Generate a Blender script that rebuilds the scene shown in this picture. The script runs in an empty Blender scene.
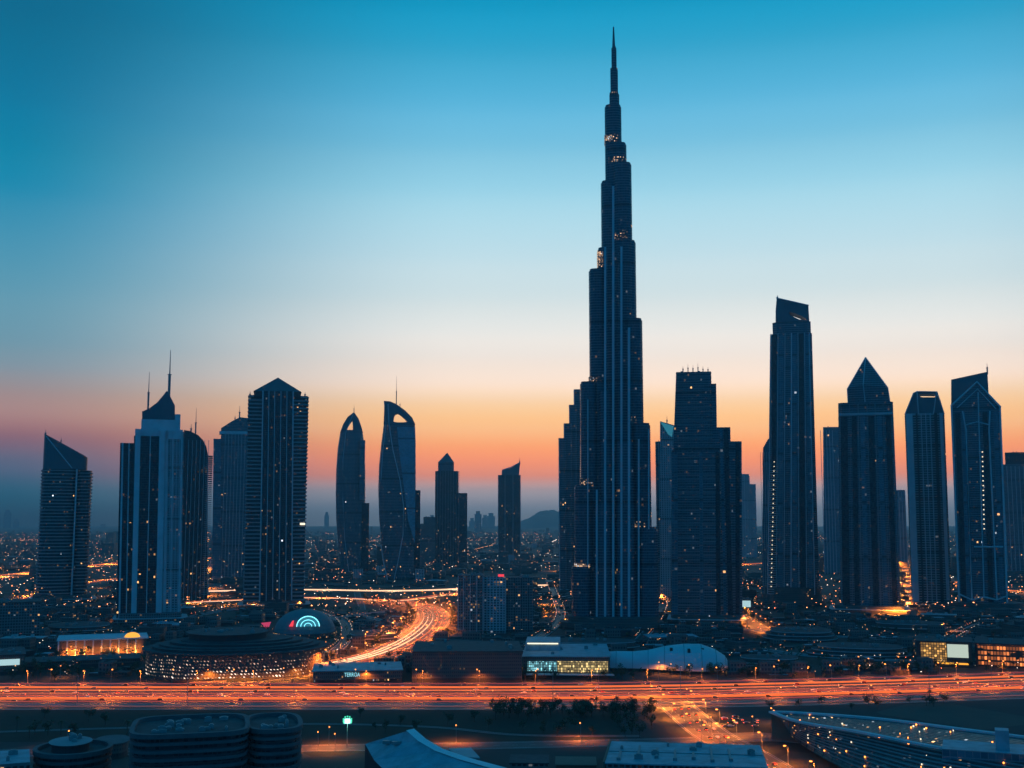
import bpy, math, random
from mathutils import Vector
random.seed(7)
R = math.radians
SC = bpy.context.scene
COL = SC.collection

# ------------------------------------------------------------------ camera
F, CX, CY, HZ = 1150.0, 512.0, 384.0, 520.0
CAMH = 149.0
PITCH = math.atan((HZ - CY) / F)
cam = bpy.data.cameras.new('camera'); cam_o = bpy.data.objects.new('camera', cam); COL.objects.link(cam_o)
cam.sensor_width = 36.0; cam.lens = F / 1024 * 36.0
cam.clip_start = 1.0; cam.clip_end = 90000.0
cam_o.location = (0, 0, CAMH); cam_o.rotation_euler = (math.pi / 2 + PITCH, 0, 0)
SC.camera = cam_o
CP, SP = math.cos(PITCH), math.sin(PITCH)

# ------------------------------------------------------------------ exposure and renderer
vs = SC.view_settings
vs.view_transform = 'Standard'; vs.look = 'None'; vs.exposure = 0.0; vs.gamma = 1.0; vs.use_curve_mapping = False
SC.cycles.use_denoising = True
SC.cycles.max_bounces = 5; SC.cycles.diffuse_bounces = 2; SC.cycles.glossy_bounces = 3
SC.cycles.transparent_max_bounces = 8; SC.cycles.volume_bounces = 0
SC.cycles.sample_clamp_indirect = 2.0
SC.cycles.use_light_tree = True

# ------------------------------------------------------------------ node helper
def s2l(c):
    return tuple(((v / 255) / 12.92 if v / 255 <= 0.04045 else ((v / 255 + 0.055) / 1.055) ** 2.4) for v in c)

class NT:
    def __init__(self, nt):
        self.t = nt
    def n(self, typ, **kw):
        o = self.t.nodes.new(typ)
        for k, v in kw.items():
            setattr(o, k, v)
        return o
    def link(self, a, b):
        self.t.links.new(a, b)
    def put(self, sock, v):
        if isinstance(v, bpy.types.NodeSocket):
            self.link(v, sock)
        elif isinstance(v, (tuple, list)) and len(v) == 3 and sock.type == 'RGBA':
            sock.default_value = (*v, 1)
        else:
            sock.default_value = v
    def m(self, op, a, b=0.0, c=0.0, clamp=False):
        o = self.n('ShaderNodeMath', operation=op); o.use_clamp = clamp
        for i, v in enumerate((a, b, c)):
            self.put(o.inputs[i], v)
        return o.outputs[0]
    def mix(self, f, a, b):
        o = self.n('ShaderNodeMix', data_type='RGBA')
        self.put(o.inputs[0], f); self.put(o.inputs[6], a); self.put(o.inputs[7], b)
        return o.outputs[2]
    def ramp(self, f, stops, interp='LINEAR'):
        o = self.n('ShaderNodeValToRGB'); e = o.color_ramp.elements; o.color_ramp.interpolation = interp
        while len(e) < len(stops):
            e.new(0.5)
        for i, (p, c) in enumerate(stops):
            e[i].position = p; e[i].color = (*c, 1)
        self.put(o.inputs[0], f)
        return o.outputs[0]
    def noise(self, vec, scale, detail=3.0, rough=0.55):
        o = self.n('ShaderNodeTexNoise'); o.inputs['Scale'].default_value = scale
        o.inputs['Detail'].default_value = detail; o.inputs['Roughness'].default_value = rough
        if vec is not None:
            self.link(vec, o.inputs['Vector'])
        return o.outputs['Fac']
    def sep(self, v):
        o = self.n('ShaderNodeSeparateXYZ'); self.link(v, o.inputs[0]); return o.outputs
    def comb(self, x, y, z=0.0):
        o = self.n('ShaderNodeCombineXYZ')
        for i, v in enumerate((x, y, z)):
            self.put(o.inputs[i], v)
        return o.outputs[0]
    def white(self, vec):
        o = self.n('ShaderNodeTexWhiteNoise', noise_dimensions='3D'); self.link(vec, o.inputs['Vector']); return o.outputs['Value']

# ------------------------------------------------------------------ world: dusk sky
SUN_AZ, SUN_EL = R(9.5), R(1.2)          # the sun has just gone down behind the towers
world = bpy.data.worlds.new('World'); SC.world = world; world.use_nodes = True
wt = world.node_tree; wt.nodes.clear(); W = NT(wt)
geo = W.n('ShaderNodeTexCoord')
gx, gy, gz = W.sep(geo.outputs['Generated'])
elev = W.m('MULTIPLY', W.m('ARCSINE', gz), 180 / math.pi)
az = W.m('MULTIPLY', W.m('ARCTAN2', gx, gy), 180 / math.pi)
daz = W.m('ABSOLUTE', W.m('SUBTRACT', az, math.degrees(SUN_AZ)))
def el_of(py, px=512):
    d = Vector((px - CX, F * CP - (CY - py) * SP, F * SP + (CY - py) * CP)).normalized()
    return math.degrees(math.asin(d.z))
def sky_ramp(stops):
    # position 0..1 stands for -2 .. 58 degrees of elevation
    return W.ramp(W.m('DIVIDE', W.m('ADD', elev, 2.0), 60.0, clamp=True), [((e + 2) / 60, tuple(v * 0.5 for v in c)) for e, c in stops], 'CARDINAL')
# colours (linear) of the glow side and of the darker left side, from the horizon up
#SKYTAB-BEGIN
NEAR_C = [(520, (0.3749, 0.4078, 0.4577)), (505, (0.6562, 0.6439, 0.7162)), (490, (1.4269, 0.9779, 0.8933)), (478, (1.797, 0.6005, 0.3397)), (468, (1.8969, 0.5321, 0.2077)), (458, (1.88, 0.5378, 0.1661)), (445, (1.7438, 0.6153, 0.1814)), (432, (1.5794, 0.7512, 0.2836)), (415, (1.4699, 0.8251, 0.3522)), (400, (1.3528, 0.9095, 0.5397)), (385, (1.3281, 1.0189, 0.7893)), (360, (1.1242, 0.9903, 0.8731)), (335, (1.0142, 0.9967, 0.94)), (300, (0.7683, 0.8933, 0.9103)), (260, (0.6153, 0.8441, 0.9253)), (200, (0.4027, 0.7547, 0.909)), (153, (0.2257, 0.6084, 0.8245)), (110, (0.1217, 0.5182, 0.7836)), (58, (0.04, 0.4098, 0.6652)), (6, (0.0005, 0.331, 0.5748))]
FAR_C = [(517, (0.0005, 0.0005, 0.0005)), (495, (0.0005, 0.1458, 0.202)), (475, (0.1278, 0.178, 0.282)), (455, (0.237, 0.1786, 0.2626)), (435, (0.4222, 0.1737, 0.198)), (415, (0.5808, 0.2998, 0.2646)), (390, (0.4578, 0.3381, 0.328)), (370, (0.3115, 0.3649, 0.414)), (345, (0.2026, 0.3737, 0.466)), (290, (0.1265, 0.3678, 0.5008)), (200, (0.0261, 0.2925, 0.48)), (150, (0.0005, 0.2441, 0.4155)), (100, (0.0005, 0.1993, 0.3659)), (6, (0.0005, 0.1466, 0.2786))]
#SKYTAB-END
near = sky_ramp([(el_of(y, 480), c) for y, c in NEAR_C] + [(36.0, s2l((6, 118, 160))), (56.0, s2l((3, 100, 145)))])
far = sky_ramp([(el_of(y, 20), c) for y, c in FAR_C] + [(40.0, s2l((3, 100, 142))), (56.0, s2l((3, 96, 140)))])
back = sky_ramp([(0.0, s2l((4, 86, 136))), (8.0, s2l((5, 104, 166))), (25.0, s2l((3, 112, 172))), (56.0, s2l((3, 98, 143)))])
f1 = W.n('ShaderNodeMapRange', interpolation_type='SMOOTHSTEP')
W.link(daz, f1.inputs[0]); f1.inputs[1].default_value = 11.0; f1.inputs[2].default_value = 34.0
f2 = W.n('ShaderNodeMapRange', interpolation_type='SMOOTHSTEP')
W.link(daz, f2.inputs[0]); f2.inputs[1].default_value = 45.0; f2.inputs[2].default_value = 110.0
cl = W.m('ADD', 0.55, W.m('MULTIPLY', W.noise(geo.outputs['Generated'], 3.2, 4.0, 0.6), 0.95))
bk = W.n('ShaderNodeVectorMath', operation='SCALE'); W.link(back, bk.inputs[0]); W.link(cl, bk.inputs['Scale'])
grad = W.mix(f2.outputs[0], W.mix(f1.outputs[0], near, far), bk.outputs[0])
sky = W.n('ShaderNodeTexSky', sky_type='NISHITA'); sky.sun_disc = False
sky.sun_elevation = SUN_EL; sky.sun_rotation = SUN_AZ; sky.dust_density = 2.0
bg1 = W.n('ShaderNodeBackground'); W.link(grad, bg1.inputs[0]); bg1.inputs[1].default_value = 2.0
bg2 = W.n('ShaderNodeBackground'); W.link(sky.outputs[0], bg2.inputs[0]); bg2.inputs[1].default_value = 0.004
add = W.n('ShaderNodeAddShader'); W.link(bg1.outputs[0], add.inputs[0]); W.link(bg2.outputs[0], add.inputs[1])
wo = W.n('ShaderNodeOutputWorld'); W.link(add.outputs[0], wo.inputs[0])

# ------------------------------------------------------------------ sun: a last weak glow from behind the skyline
sun = bpy.data.lights.new('sun', 'SUN'); sun.energy = 0.06; sun.angle = R(6.0); sun.color = (1.0, 0.55, 0.3)
sun_o = bpy.data.objects.new('sun', sun); COL.objects.link(sun_o)
sd = Vector((math.sin(SUN_AZ) * math.cos(SUN_EL), math.cos(SUN_AZ) * math.cos(SUN_EL), math.sin(SUN_EL)))
sun_o.rotation_euler = sd.to_track_quat('Z', 'Y').to_euler()

# ------------------------------------------------------------------ where things stand
def ray(px, py):
    return Vector((px - CX, F * CP - (CY - py) * SP, F * SP + (CY - py) * CP))
def ground(px, py, z=0.0):
    d = ray(px, py); t = (z - CAMH) / d.z
    return Vector((d.x * t, d.y * t, z))
class Site:
    """A frame on the ground whose y axis points away from the viewpoint; p() gives the place at which a sight line meets it."""
    def __init__(self, px, by):
        self.o = ground(px, by); a = math.atan2(self.o.x, self.o.y); self.rz = -a
        self.ux = Vector((math.cos(a), -math.sin(a), 0)); self.uy = Vector((math.sin(a), math.cos(a), 0))
        self.px, self.by = px, by
    def p(self, px, py, ly=0.0):
        d = ray(px, py); c = Vector((0, 0, CAMH)) - self.o
        t = (ly - c.dot(self.uy)) / d.dot(self.uy); q = c + d * t
        return q.dot(self.ux), q.z
    def x(self, px, py=None, ly=0.0): return self.p(px, self.by if py is None else py, ly)[0]
    def z(self, py, px=None, ly=0.0): return self.p(self.px if px is None else px, py, ly)[1]
    def poly(self, pts, ly=0.0): return [self.p(a, b, ly) for a, b in pts]

# ------------------------------------------------------------------ mesh builder
class MB:
    def __init__(self):
        self.v, self.f, self.m, self.uv = [], [], [], []
    def face(self, pts, uv=None, m=0):
        b = len(self.v); self.v.extend([tuple(p) for p in pts]); self.f.append(tuple(range(b, b + len(pts)))); self.m.append(m)
        if uv is None:
            n = Vector((0, 0, 0))
            for i in range(1, len(pts) - 1):
                n += (Vector(pts[i]) - Vector(pts[0])).cross(Vector(pts[i + 1]) - Vector(pts[0]))
            if abs(n.z) > max(abs(n.x), abs(n.y)): uv = [(p[0], p[1]) for p in pts]
            elif abs(n.y) > abs(n.x): uv = [(p[0], p[2]) for p in pts]
            else: uv = [(p[1], p[2]) for p in pts]
        self.uv.extend(uv)
    def prism(self, poly, z0, z1, m=0, mt=1, bottom=False):
        zt = z1 if callable(z1) else (lambda x, y: z1)
        u = 0.0; n = len(poly)
        for i in range(n):
            a, b = poly[i], poly[(i + 1) % n]; du = math.hypot(b[0] - a[0], b[1] - a[1])
            za, zb = zt(*a), zt(*b)
            self.face([(a[0], a[1], z0), (b[0], b[1], z0), (b[0], b[1], zb), (a[0], a[1], za)], [(u, z0), (u + du, z0), (u + du, zb), (u, za)], m)
            u += du
        self.face([(x, y, zt(x, y)) for x, y in poly], None, mt)
        if bottom: self.face([(x, y, z0) for x, y in reversed(poly)], None, mt)
    def loft(self, rings, m=0, cap=1, mfn=None):
        n = len(rings[0])
        us = [0.0]
        mid = rings[len(rings) // 2]
        for i in range(n):
            a, b = mid[i], mid[(i + 1) % n]; us.append(us[-1] + math.hypot(b[0] - a[0], b[1] - a[1]))
        for r in range(len(rings) - 1):
            A, B = rings[r], rings[r + 1]
            for i in range(n):
                j = (i + 1) % n
                self.face([A[i], A[j], B[j], B[i]], [(us[i], A[i][2]), (us[i + 1], A[j][2]), (us[i + 1], B[j][2]), (us[i], B[i][2])], m if mfn is None else mfn(r, i))
        if cap is not None: self.face(rings[-1], None, cap)
    def box(self, x0, x1, y0, y1, z0, z1, m=0, mt=None):
        self.prism([(x0, y0), (x1, y0), (x1, y1), (x0, y1)], z0, z1, m, m if mt is None else mt, True)
    def extr(self, prof, y0, y1, m=0, ms=None):
        ms = m if ms is None else ms; n = len(prof)
        area = sum(prof[i][0] * prof[(i + 1) % n][1] - prof[(i + 1) % n][0] * prof[i][1] for i in range(n))
        if area < 0: prof = prof[::-1]
        self.face([(x, y0, z) for x, z in prof], None, m); self.face([(x, y1, z) for x, z in reversed(prof)], None, m)
        for i in range(n):
            a, b = prof[i], prof[(i + 1) % n]
            self.face([(a[0], y0, a[1]), (a[0], y1, a[1]), (b[0], y1, b[1]), (b[0], y0, b[1])], None, ms)
    def holed(self, outer, inner, y0, y1, m=0):
        n = len(outer)
        for i in range(n):
            j = (i + 1) % n; a, b, c, d = outer[i], outer[j], inner[j], inner[i]
            self.face([(q[0], y0, q[1]) for q in (a, b, c, d)], None, m); self.face([(q[0], y1, q[1]) for q in (d, c, b, a)], None, m)
            self.face([(a[0], y0, a[1]), (a[0], y1, a[1]), (b[0], y1, b[1]), (b[0], y0, b[1])], None, m)
            self.face([(d[0], y1, d[1]), (d[0], y0, d[1]), (c[0], y0, c[1]), (c[0], y1, c[1])], None, m)
    def tube(self, path, r, n=6, m=0, taper=None):
        path = [Vector(p) for p in path]; rings = []
        for i, p in enumerate(path):
            d = (path[min(i + 1, len(path) - 1)] - path[max(i - 1, 0)]).normalized()
            a = d.cross(Vector((0, 0, 1)));
            if a.length < 1e-3: a = Vector((1, 0, 0))
            a.normalize(); b = d.cross(a); rr = r if taper is None else r + (taper - r) * i / (len(path) - 1)
            rings.append([tuple(p + (a * math.cos(2 * math.pi * k / n) + b * math.sin(2 * math.pi * k / n)) * rr) for k in range(n)])
        self.face(rings[0][::-1], None, m)
        for q in range(len(rings) - 1):
            for k in range(n):
                j = (k + 1) % n; self.face([rings[q][j], rings[q][k], rings[q + 1][k], rings[q + 1][j]], None, m)
        self.face(rings[-1], None, m)
    def mesh(self, name, mats):
        me = bpy.data.meshes.new(name); me.from_pydata(self.v, [], self.f)
        for q in mats: me.materials.append(q)
        me.polygons.foreach_set('material_index', [min(k, len(mats) - 1) for k in self.m])
        ul = me.uv_layers.new(name='UVMap'); flat = [c for p in self.uv for c in p]
        ul.data.foreach_set('uv', flat); me.update()
        return me
    def obj(self, name, mats, parent=None, loc=None, rz=0.0):
        o = bpy.data.objects.new(name, self.mesh(name, mats if isinstance(mats, (list, tuple)) else [mats])); COL.objects.link(o)
        if parent is not None: o.parent = parent
        if loc is not None: o.location = loc
        if rz: o.rotation_euler = (0, 0, rz)
        return o

def tag(o, label=None, cat=None, group=None, kind=None):
    if label: o['label'] = label
    if cat: o['category'] = cat
    if group: o['group'] = group
    if kind: o['kind'] = kind
    return o
def thing(name, label, cat, site=None, loc=None, rz=0.0, group=None):
    o = bpy.data.objects.new(name, None); COL.objects.link(o); o.empty_display_size = 1.0
    if site is not None: o.location = site.o; o.rotation_euler = (0, 0, site.rz)
    else: o.location = loc; o.rotation_euler = (0, 0, rz)
    return tag(o, label, cat, group)
def dup(root, loc, rz, label=None, group=None):
    r = root.copy(); COL.objects.link(r); r.location = loc; r.rotation_euler = (0, 0, rz)
    if label: r['label'] = label
    if group: r['group'] = group
    for ch in root.children:
        c = ch.copy(); COL.objects.link(c); c.parent = r
        for g in ch.children:
            d = g.copy(); COL.objects.link(d); d.parent = c
    return r

def superell(x0, x1, y0, y1, n=28, e=2.6):
    cx, cy, a, b = (x0 + x1) / 2, (y0 + y1) / 2, (x1 - x0) / 2, (y1 - y0) / 2; out = []
    for k in range(n):
        t = 2 * math.pi * k / n - math.pi / 2; c, s = math.cos(t), math.sin(t)
        out.append((cx + a * math.copysign(abs(c) ** (2 / e), c), cy + b * math.copysign(abs(s) ** (2 / e), s)))
    return out
def chamf(x0, x1, y0, y1, c):
    return [(x0 + c, y0), (x1 - c, y0), (x1, y0 + c), (x1, y1 - c), (x1 - c, y1), (x0 + c, y1), (x0, y1 - c), (x0, y0 + c)]
def grow(poly, d):
    cx = sum(p[0] for p in poly) / len(poly); cy = sum(p[1] for p in poly) / len(poly)
    ax = max(abs(p[0] - cx) for p in poly); ay = max(abs(p[1] - cy) for p in poly)
    return [(cx + (p[0] - cx) * (1 + d / ax), cy + (p[1] - cy) * (1 + d / ay)) for p in poly]

# ------------------------------------------------------------------ materials
def new_mat(name):
    m = bpy.data.materials.new(name); m.use_nodes = True; m.node_tree.nodes.clear(); t = NT(m.node_tree)
    b = t.n('ShaderNodeBsdfPrincipled'); o = t.n('ShaderNodeOutputMaterial'); t.link(b.outputs[0], o.inputs[0])
    m.cycles.emission_sampling = 'NONE'
    return m, t, b
def plain(name, col, rough=0.7, var=0.25, scale=0.15, metal=0.0):
    m, t, b = new_mat(name)
    tc = t.n('ShaderNodeTexCoord').outputs['Object']
    n = t.noise(tc, scale, 5.0, 0.65)
    f = t.m('ADD', t.m('MULTIPLY', t.m('SUBTRACT', n, 0.5), var * 2.4), 1.0)
    mul = t.n('ShaderNodeVectorMath', operation='SCALE'); mul.inputs[0].default_value = col; t.link(f, mul.inputs['Scale'])
    t.link(mul.outputs[0], b.inputs['Base Color']); b.inputs['Roughness'].default_value = rough; b.inputs['Metallic'].default_value = metal
    return m
def glow(name, col, strength, sample='NONE'):
    m, t, b = new_mat(name)
    b.inputs['Base Color'].default_value = (0.1, 0.1, 0.1, 1); b.inputs['Emission Color'].default_value = (*col, 1)
    b.inputs['Emission Strength'].default_value = strength; m.cycles.emission_sampling = sample
    return m
WARM = (1.0, 0.50, 0.17)
def facade(name, glass, frame, fh=3.8, bw=3.0, fv=0.14, fhz=0.22, lit=0.012, strength=1.6, rough=0.12, warm=WARM, cool=0.10, streak=0.0):
    """Curtain wall in metres: floor bands, mullions, panes that differ a little, a few lit rooms."""
    m, t, b = new_mat(name)
    u, v, _ = t.sep(t.n('ShaderNodeTexCoord').outputs['UV'])
    rnd = t.n('ShaderNodeObjectInfo').outputs['Random']
    us, vs_ = t.m('DIVIDE', u, bw), t.m('DIVIDE', v, fh)
    fu, fv_ = t.m('FRACT', us), t.m('FRACT', vs_)
    pane = t.m('MULTIPLY', t.m('GREATER_THAN', fu, fv), t.m('GREATER_THAN', fv_, fhz))
    cell = t.comb(t.m('FLOOR', us), t.m('FLOOR', vs_), t.m('MULTIPLY', rnd, 91.7))
    w = t.white(cell)
    off = t.comb(t.m('ADD', t.m('FLOOR', us), 37.3), t.m('FLOOR', vs_), t.m('MULTIPLY', rnd, 17.3)); w2 = t.white(off)
    patch = t.noise(t.comb(t.m('MULTIPLY', u, 0.02), t.m('MULTIPLY', v, 0.05), t.m('MULTIPLY', rnd, 40.0)), 1.0, 2.0)
    low_ = t.m('ADD', 0.6, t.m('MULTIPLY', t.m('SUBTRACT', 1.0, t.m('DIVIDE', v, 140.0), clamp=True), 2.6))
    prob = t.m('MULTIPLY', t.m('MULTIPLY', t.m('POWER', patch, 6.0), low_), lit * 30.0)
    on = t.m('MULTIPLY', t.m('LESS_THAN', w, prob), pane)
    dimm = t.m('MULTIPLY', t.m('LESS_THAN', w2, t.m('MULTIPLY', t.m('POWER', patch, 3.0), min(0.5, lit * 26.0))), pane)
    # whole floors of plant rooms and worn panels read a little differently
    band = t.white(t.comb(t.m('FLOOR', t.m('DIVIDE', vs_, 9.0)), t.m('MULTIPLY', rnd, 55.0), 2.0))
    dark = t.m('MULTIPLY', t.m('LESS_THAN', t.m('FRACT', t.m('DIVIDE', vs_, 22.0)), 0.05), 0.6)
    gl = t.mix(t.m('MULTIPLY', w2, 0.7), glass, tuple(c * 1.9 for c in glass))
    gl = t.mix(t.m('MULTIPLY', band, 0.3), gl, tuple(c * 0.4 for c in glass))
    big = t.noise(t.comb(t.m('MULTIPLY', u, 0.05), t.m('MULTIPLY', v, 0.012)), 1.0, 4.0)
    fr = t.mix(t.m('MULTIPLY', big, 0.6), frame, tuple(c * 0.55 for c in frame))
    colr = t.mix(pane, fr, gl)
    colr = t.mix(dark, colr, (0.012, 0.012, 0.012))
    t.link(colr, b.inputs['Base Color'])
    t.link(t.m('ADD', t.m('MULTIPLY', pane, rough - 0.6), t.m('ADD', 0.6, t.m('MULTIPLY', w2, 0.14))), b.inputs['Roughness'])
    b.inputs['IOR'].default_value = 1.5
    tv = t.n('ShaderNodeVectorMath', operation='SCALE'); t.link(t.comb(t.m('SUBTRACT', w2, 0.5), t.m('SUBTRACT', w, 0.5), t.m('SUBTRACT', t.m('FRACT', t.m('MULTIPLY', w2, 7.31)), 0.5)), tv.inputs[0]); t.link(t.m('MULTIPLY', pane, 0.16), tv.inputs['Scale'])
    av = t.n('ShaderNodeVectorMath', operation='ADD'); t.link(t.n('ShaderNodeNewGeometry').outputs['Normal'], av.inputs[0]); t.link(tv.outputs[0], av.inputs[1])
    nv = t.n('ShaderNodeVectorMath', operation='NORMALIZE'); t.link(av.outputs[0], nv.inputs[0]); t.link(nv.outputs[0], b.inputs['Normal'])
    ec = t.mix(t.m('LESS_THAN', t.m('FRACT', t.m('MULTIPLY', w2, 13.7)), cool), warm, (0.8, 0.9, 1.0))
    t.link(ec, b.inputs['Emission Color'])
    t.link(t.m('ADD', t.m('MULTIPLY', dimm, t.m('MULTIPLY', w, 0.15)), t.m('MULTIPLY', on, t.m('ADD', strength * 0.25, t.m('MULTIPLY', t.m('POWER', w2, 3.0), strength * 2.2)))), b.inputs['Emission Strength'])
    return m

NAVY = (0.016, 0.034, 0.048)
M = dict(
    burj=facade('burj_curtain_wall', (0.03, 0.06, 0.085), (0.15, 0.19, 0.22), 3.9, 2.6, 0.08, 0.26, 0.003, 0.9, 0.14),
    glass_a=facade('blue_curtain_wall', (0.028, 0.058, 0.08), (0.26, 0.30, 0.32), 3.8, 2.4, 0.12, 0.26, 0.006, 0.9, 0.12),
    glass_b=facade('dark_curtain_wall', (0.010, 0.020, 0.030), (0.06, 0.075, 0.085), 3.6, 2.4, 0.12, 0.24, 0.007, 0.9, 0.16),
    unlit=facade('unlit_dark_glass', (0.010, 0.018, 0.026), (0.05, 0.055, 0.06), 3.6, 2.4, 0.12, 0.24, 0.0, 0.5, 0.2),
    dim=plain('weathered_spandrel', (0.115, 0.12, 0.125), 0.8, 0.45, 0.08),
    glass_c=facade('teal_curtain_wall', (0.05, 0.13, 0.17), (0.24, 0.30, 0.32), 4.0, 4.0, 0.08, 0.18, 0.0026, 0.7, 0.08),
    face=facade('teal_face_glass', (0.10, 0.27, 0.34), (0.20, 0.34, 0.38), 4.0, 4.0, 0.08, 0.2, 0.002, 0.7, 0.08),
    glass_d=facade('banded_glass', (0.014, 0.026, 0.034), (0.46, 0.50, 0.52), 4.2, 6.0, 0.05, 0.36, 0.003, 0.7, 0.18),
    flats=facade('flat_block_facade', (0.015, 0.024, 0.03), (0.55, 0.58, 0.60), 3.4, 4.2, 0.40, 0.42, 0.018, 0.8, 0.25),
    office=facade('office_facade', (0.014, 0.024, 0.03), (0.22, 0.23, 0.23), 3.6, 3.2, 0.35, 0.40, 0.014, 0.7, 0.25),
    lowrise=facade('low_block_facade', (0.02, 0.03, 0.035), (0.13, 0.13, 0.12), 3.2, 1.8, 0.5, 0.55, 0.006, 0.9, 0.3),
    busy=facade('lit_floor_facade', (0.02, 0.03, 0.035), (0.10, 0.10, 0.10), 3.2, 1.5, 0.35, 0.5, 0.05, 1.0, 0.3),
    setback=facade('lit_setback_facade', (0.02, 0.03, 0.04), (0.14, 0.15, 0.16), 2.1, 1.5, 0.25, 0.35, 0.7, 0.9, 0.3, (1, 0.58, 0.32), 0.1),
    pale=plain('pale_concrete', (0.62, 0.65, 0.67), 0.75, 0.25, 0.06),
    fin=plain('aluminium_fin', (0.52, 0.57, 0.60), 0.4, 0.15, 0.05),
    slab=plain('balcony_concrete', (0.46, 0.48, 0.49), 0.8, 0.2, 0.05),
    crown=plain('crown_metal', (0.10, 0.13, 0.15), 0.32, 0.3, 0.06, 0.2),
    roof=plain('roof_membrane', (0.062, 0.07, 0.074), 0.85, 0.8, 0.14),
    palerf=plain('pale_roof_membrane', (0.40, 0.43, 0.44), 0.7, 0.3, 0.07),
    tealrf=plain('blue_metal_roof', (0.24, 0.40, 0.45), 0.6, 0.6, 0.13),
    slim=plain('weathered_balcony', (0.30, 0.32, 0.33), 0.8, 0.3, 0.05),
    band=plain('grey_spandrel', (0.20, 0.22, 0.23), 0.7, 0.25, 0.05),
    steel=plain('painted_steel', (0.27, 0.28, 0.28), 0.5, 0.3, 0.5),
    dark=plain('dark_plaster', (0.04, 0.045, 0.05), 0.8, 0.3, 0.1),
    brick=plain('brown_stone', (0.22, 0.14, 0.10), 0.85, 0.3, 0.2),
    asphalt=plain('asphalt', (0.060, 0.055, 0.052), 0.55, 0.5, 0.03),
    paint=plain('road_paint', (0.75, 0.75, 0.72), 0.6, 0.2, 0.3),
    kerb=plain('kerb_concrete', (0.40, 0.39, 0.37), 0.85, 0.25, 0.2),
    paving=plain('pale_paving', (0.11, 0.10, 0.095), 0.85, 0.4, 0.1),
    turf=plain('dark_turf', (0.014, 0.020, 0.010), 0.95, 0.6, 0.05),
    bark=plain('bark', (0.10, 0.07, 0.05), 0.9, 0.3, 1.0),
    lamp_o=glow('sodium_lamp', (1.0, 0.27, 0.04), 5.0),
    lamp_w=glow('white_lamp', (1.0, 0.70, 0.45), 6.0),
    lamp_g=glow('green_white_lamp', (0.35, 1.0, 0.75), 12.0),
    glow_o=glow('orange_road_glow', (1.0, 0.165, 0.022), 1.0),  # added emitters for barriers: glow of traffic light trails, not real lamps
    glow_w=glow('cream_road_glow', (1.0, 0.56, 0.32), 2.2),
    glow_r=glow('red_road_glow', (1.0, 0.09, 0.03), 0.5),
    glow_d=glow('faint_road_glow', (1.0, 0.30, 0.24), 0.25),
    white_sign=glow('white_sign_panel', (0.62, 0.95, 1.0), 0.7),
    cyan=glow('cyan_neon', (0.22, 0.85, 1.0), 2.0),
    cyan_soft=glow('soft_cyan_letters', (0.3, 0.85, 1.0), 1.0),
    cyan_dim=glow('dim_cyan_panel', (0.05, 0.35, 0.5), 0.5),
    red=glow('red_neon', (1.0, 0.05, 0.07), 1.1),
    pink=glow('pink_neon', (1.0, 0.08, 0.2), 0.55),
    line=glow('warm_line_lamp', (1.0, 0.86, 0.6), 1.6),
    head=glow('headlight', (1.0, 0.50, 0.22), 4.0),
    tail=glow('tail_light', (1.0, 0.10, 0.03), 6.0),
    orange_dome=glow('orange_lit_dome', (1.0, 0.42, 0.03), 1.3),
)
def leaf_mat(name, a, c):
    m, t, b = new_mat(name)
    n = t.noise(t.n('ShaderNodeTexCoord').outputs['Object'], 0.9, 3.0)
    t.link(t.mix(n, a, c), b.inputs['Base Color']); b.inputs['Roughness'].default_value = 0.75
    return m
M['leaf'] = leaf_mat('leaf', (0.03, 0.05, 0.02), (0.075, 0.10, 0.04))

# ------------------------------------------------------------------ ground, hills, haze
def ground_material():
    m, t, b = new_mat('city_ground')
    pos = t.n('ShaderNodeNewGeometry').outputs['Position']
    n1 = t.noise(pos, 0.0022, 5.0, 0.6); n2 = t.noise(pos, 0.02, 5.0, 0.7)
    vo = t.n('ShaderNodeTexVoronoi', feature='F1'); vo.inputs['Scale'].default_value = 0.011; t.link(pos, vo.inputs['Vector'])
    bl = t.sep(vo.outputs['Color'])[0]
    c = t.mix(t.m('GREATER_THAN', bl, 0.55), (0.036, 0.035, 0.034), (0.016, 0.022, 0.012))
    c = t.mix(t.m('MULTIPLY', t.m('GREATER_THAN', bl, 0.86), 0.8), c, (0.10, 0.088, 0.07))
    c = t.mix(t.m('MULTIPLY', n1, 0.5), c, (0.03, 0.035, 0.03))
    f = t.m('ADD', 0.45, t.m('MULTIPLY', n2, 1.1))
    sc = t.n('ShaderNodeVectorMath', operation='SCALE'); t.link(c, sc.inputs[0]); t.link(f, sc.inputs['Scale'])
    t.link(sc.outputs[0], b.inputs['Base Color']); b.inputs['Roughness'].default_value = 0.9
    return m
g = MB(); E = 28000.0
g.face([(-E, -2500, 0), (E, -2500, 0), (E, E, 0), (-E, E, 0)])
tag(g.obj('ground', ground_material()), kind='structure')

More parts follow.
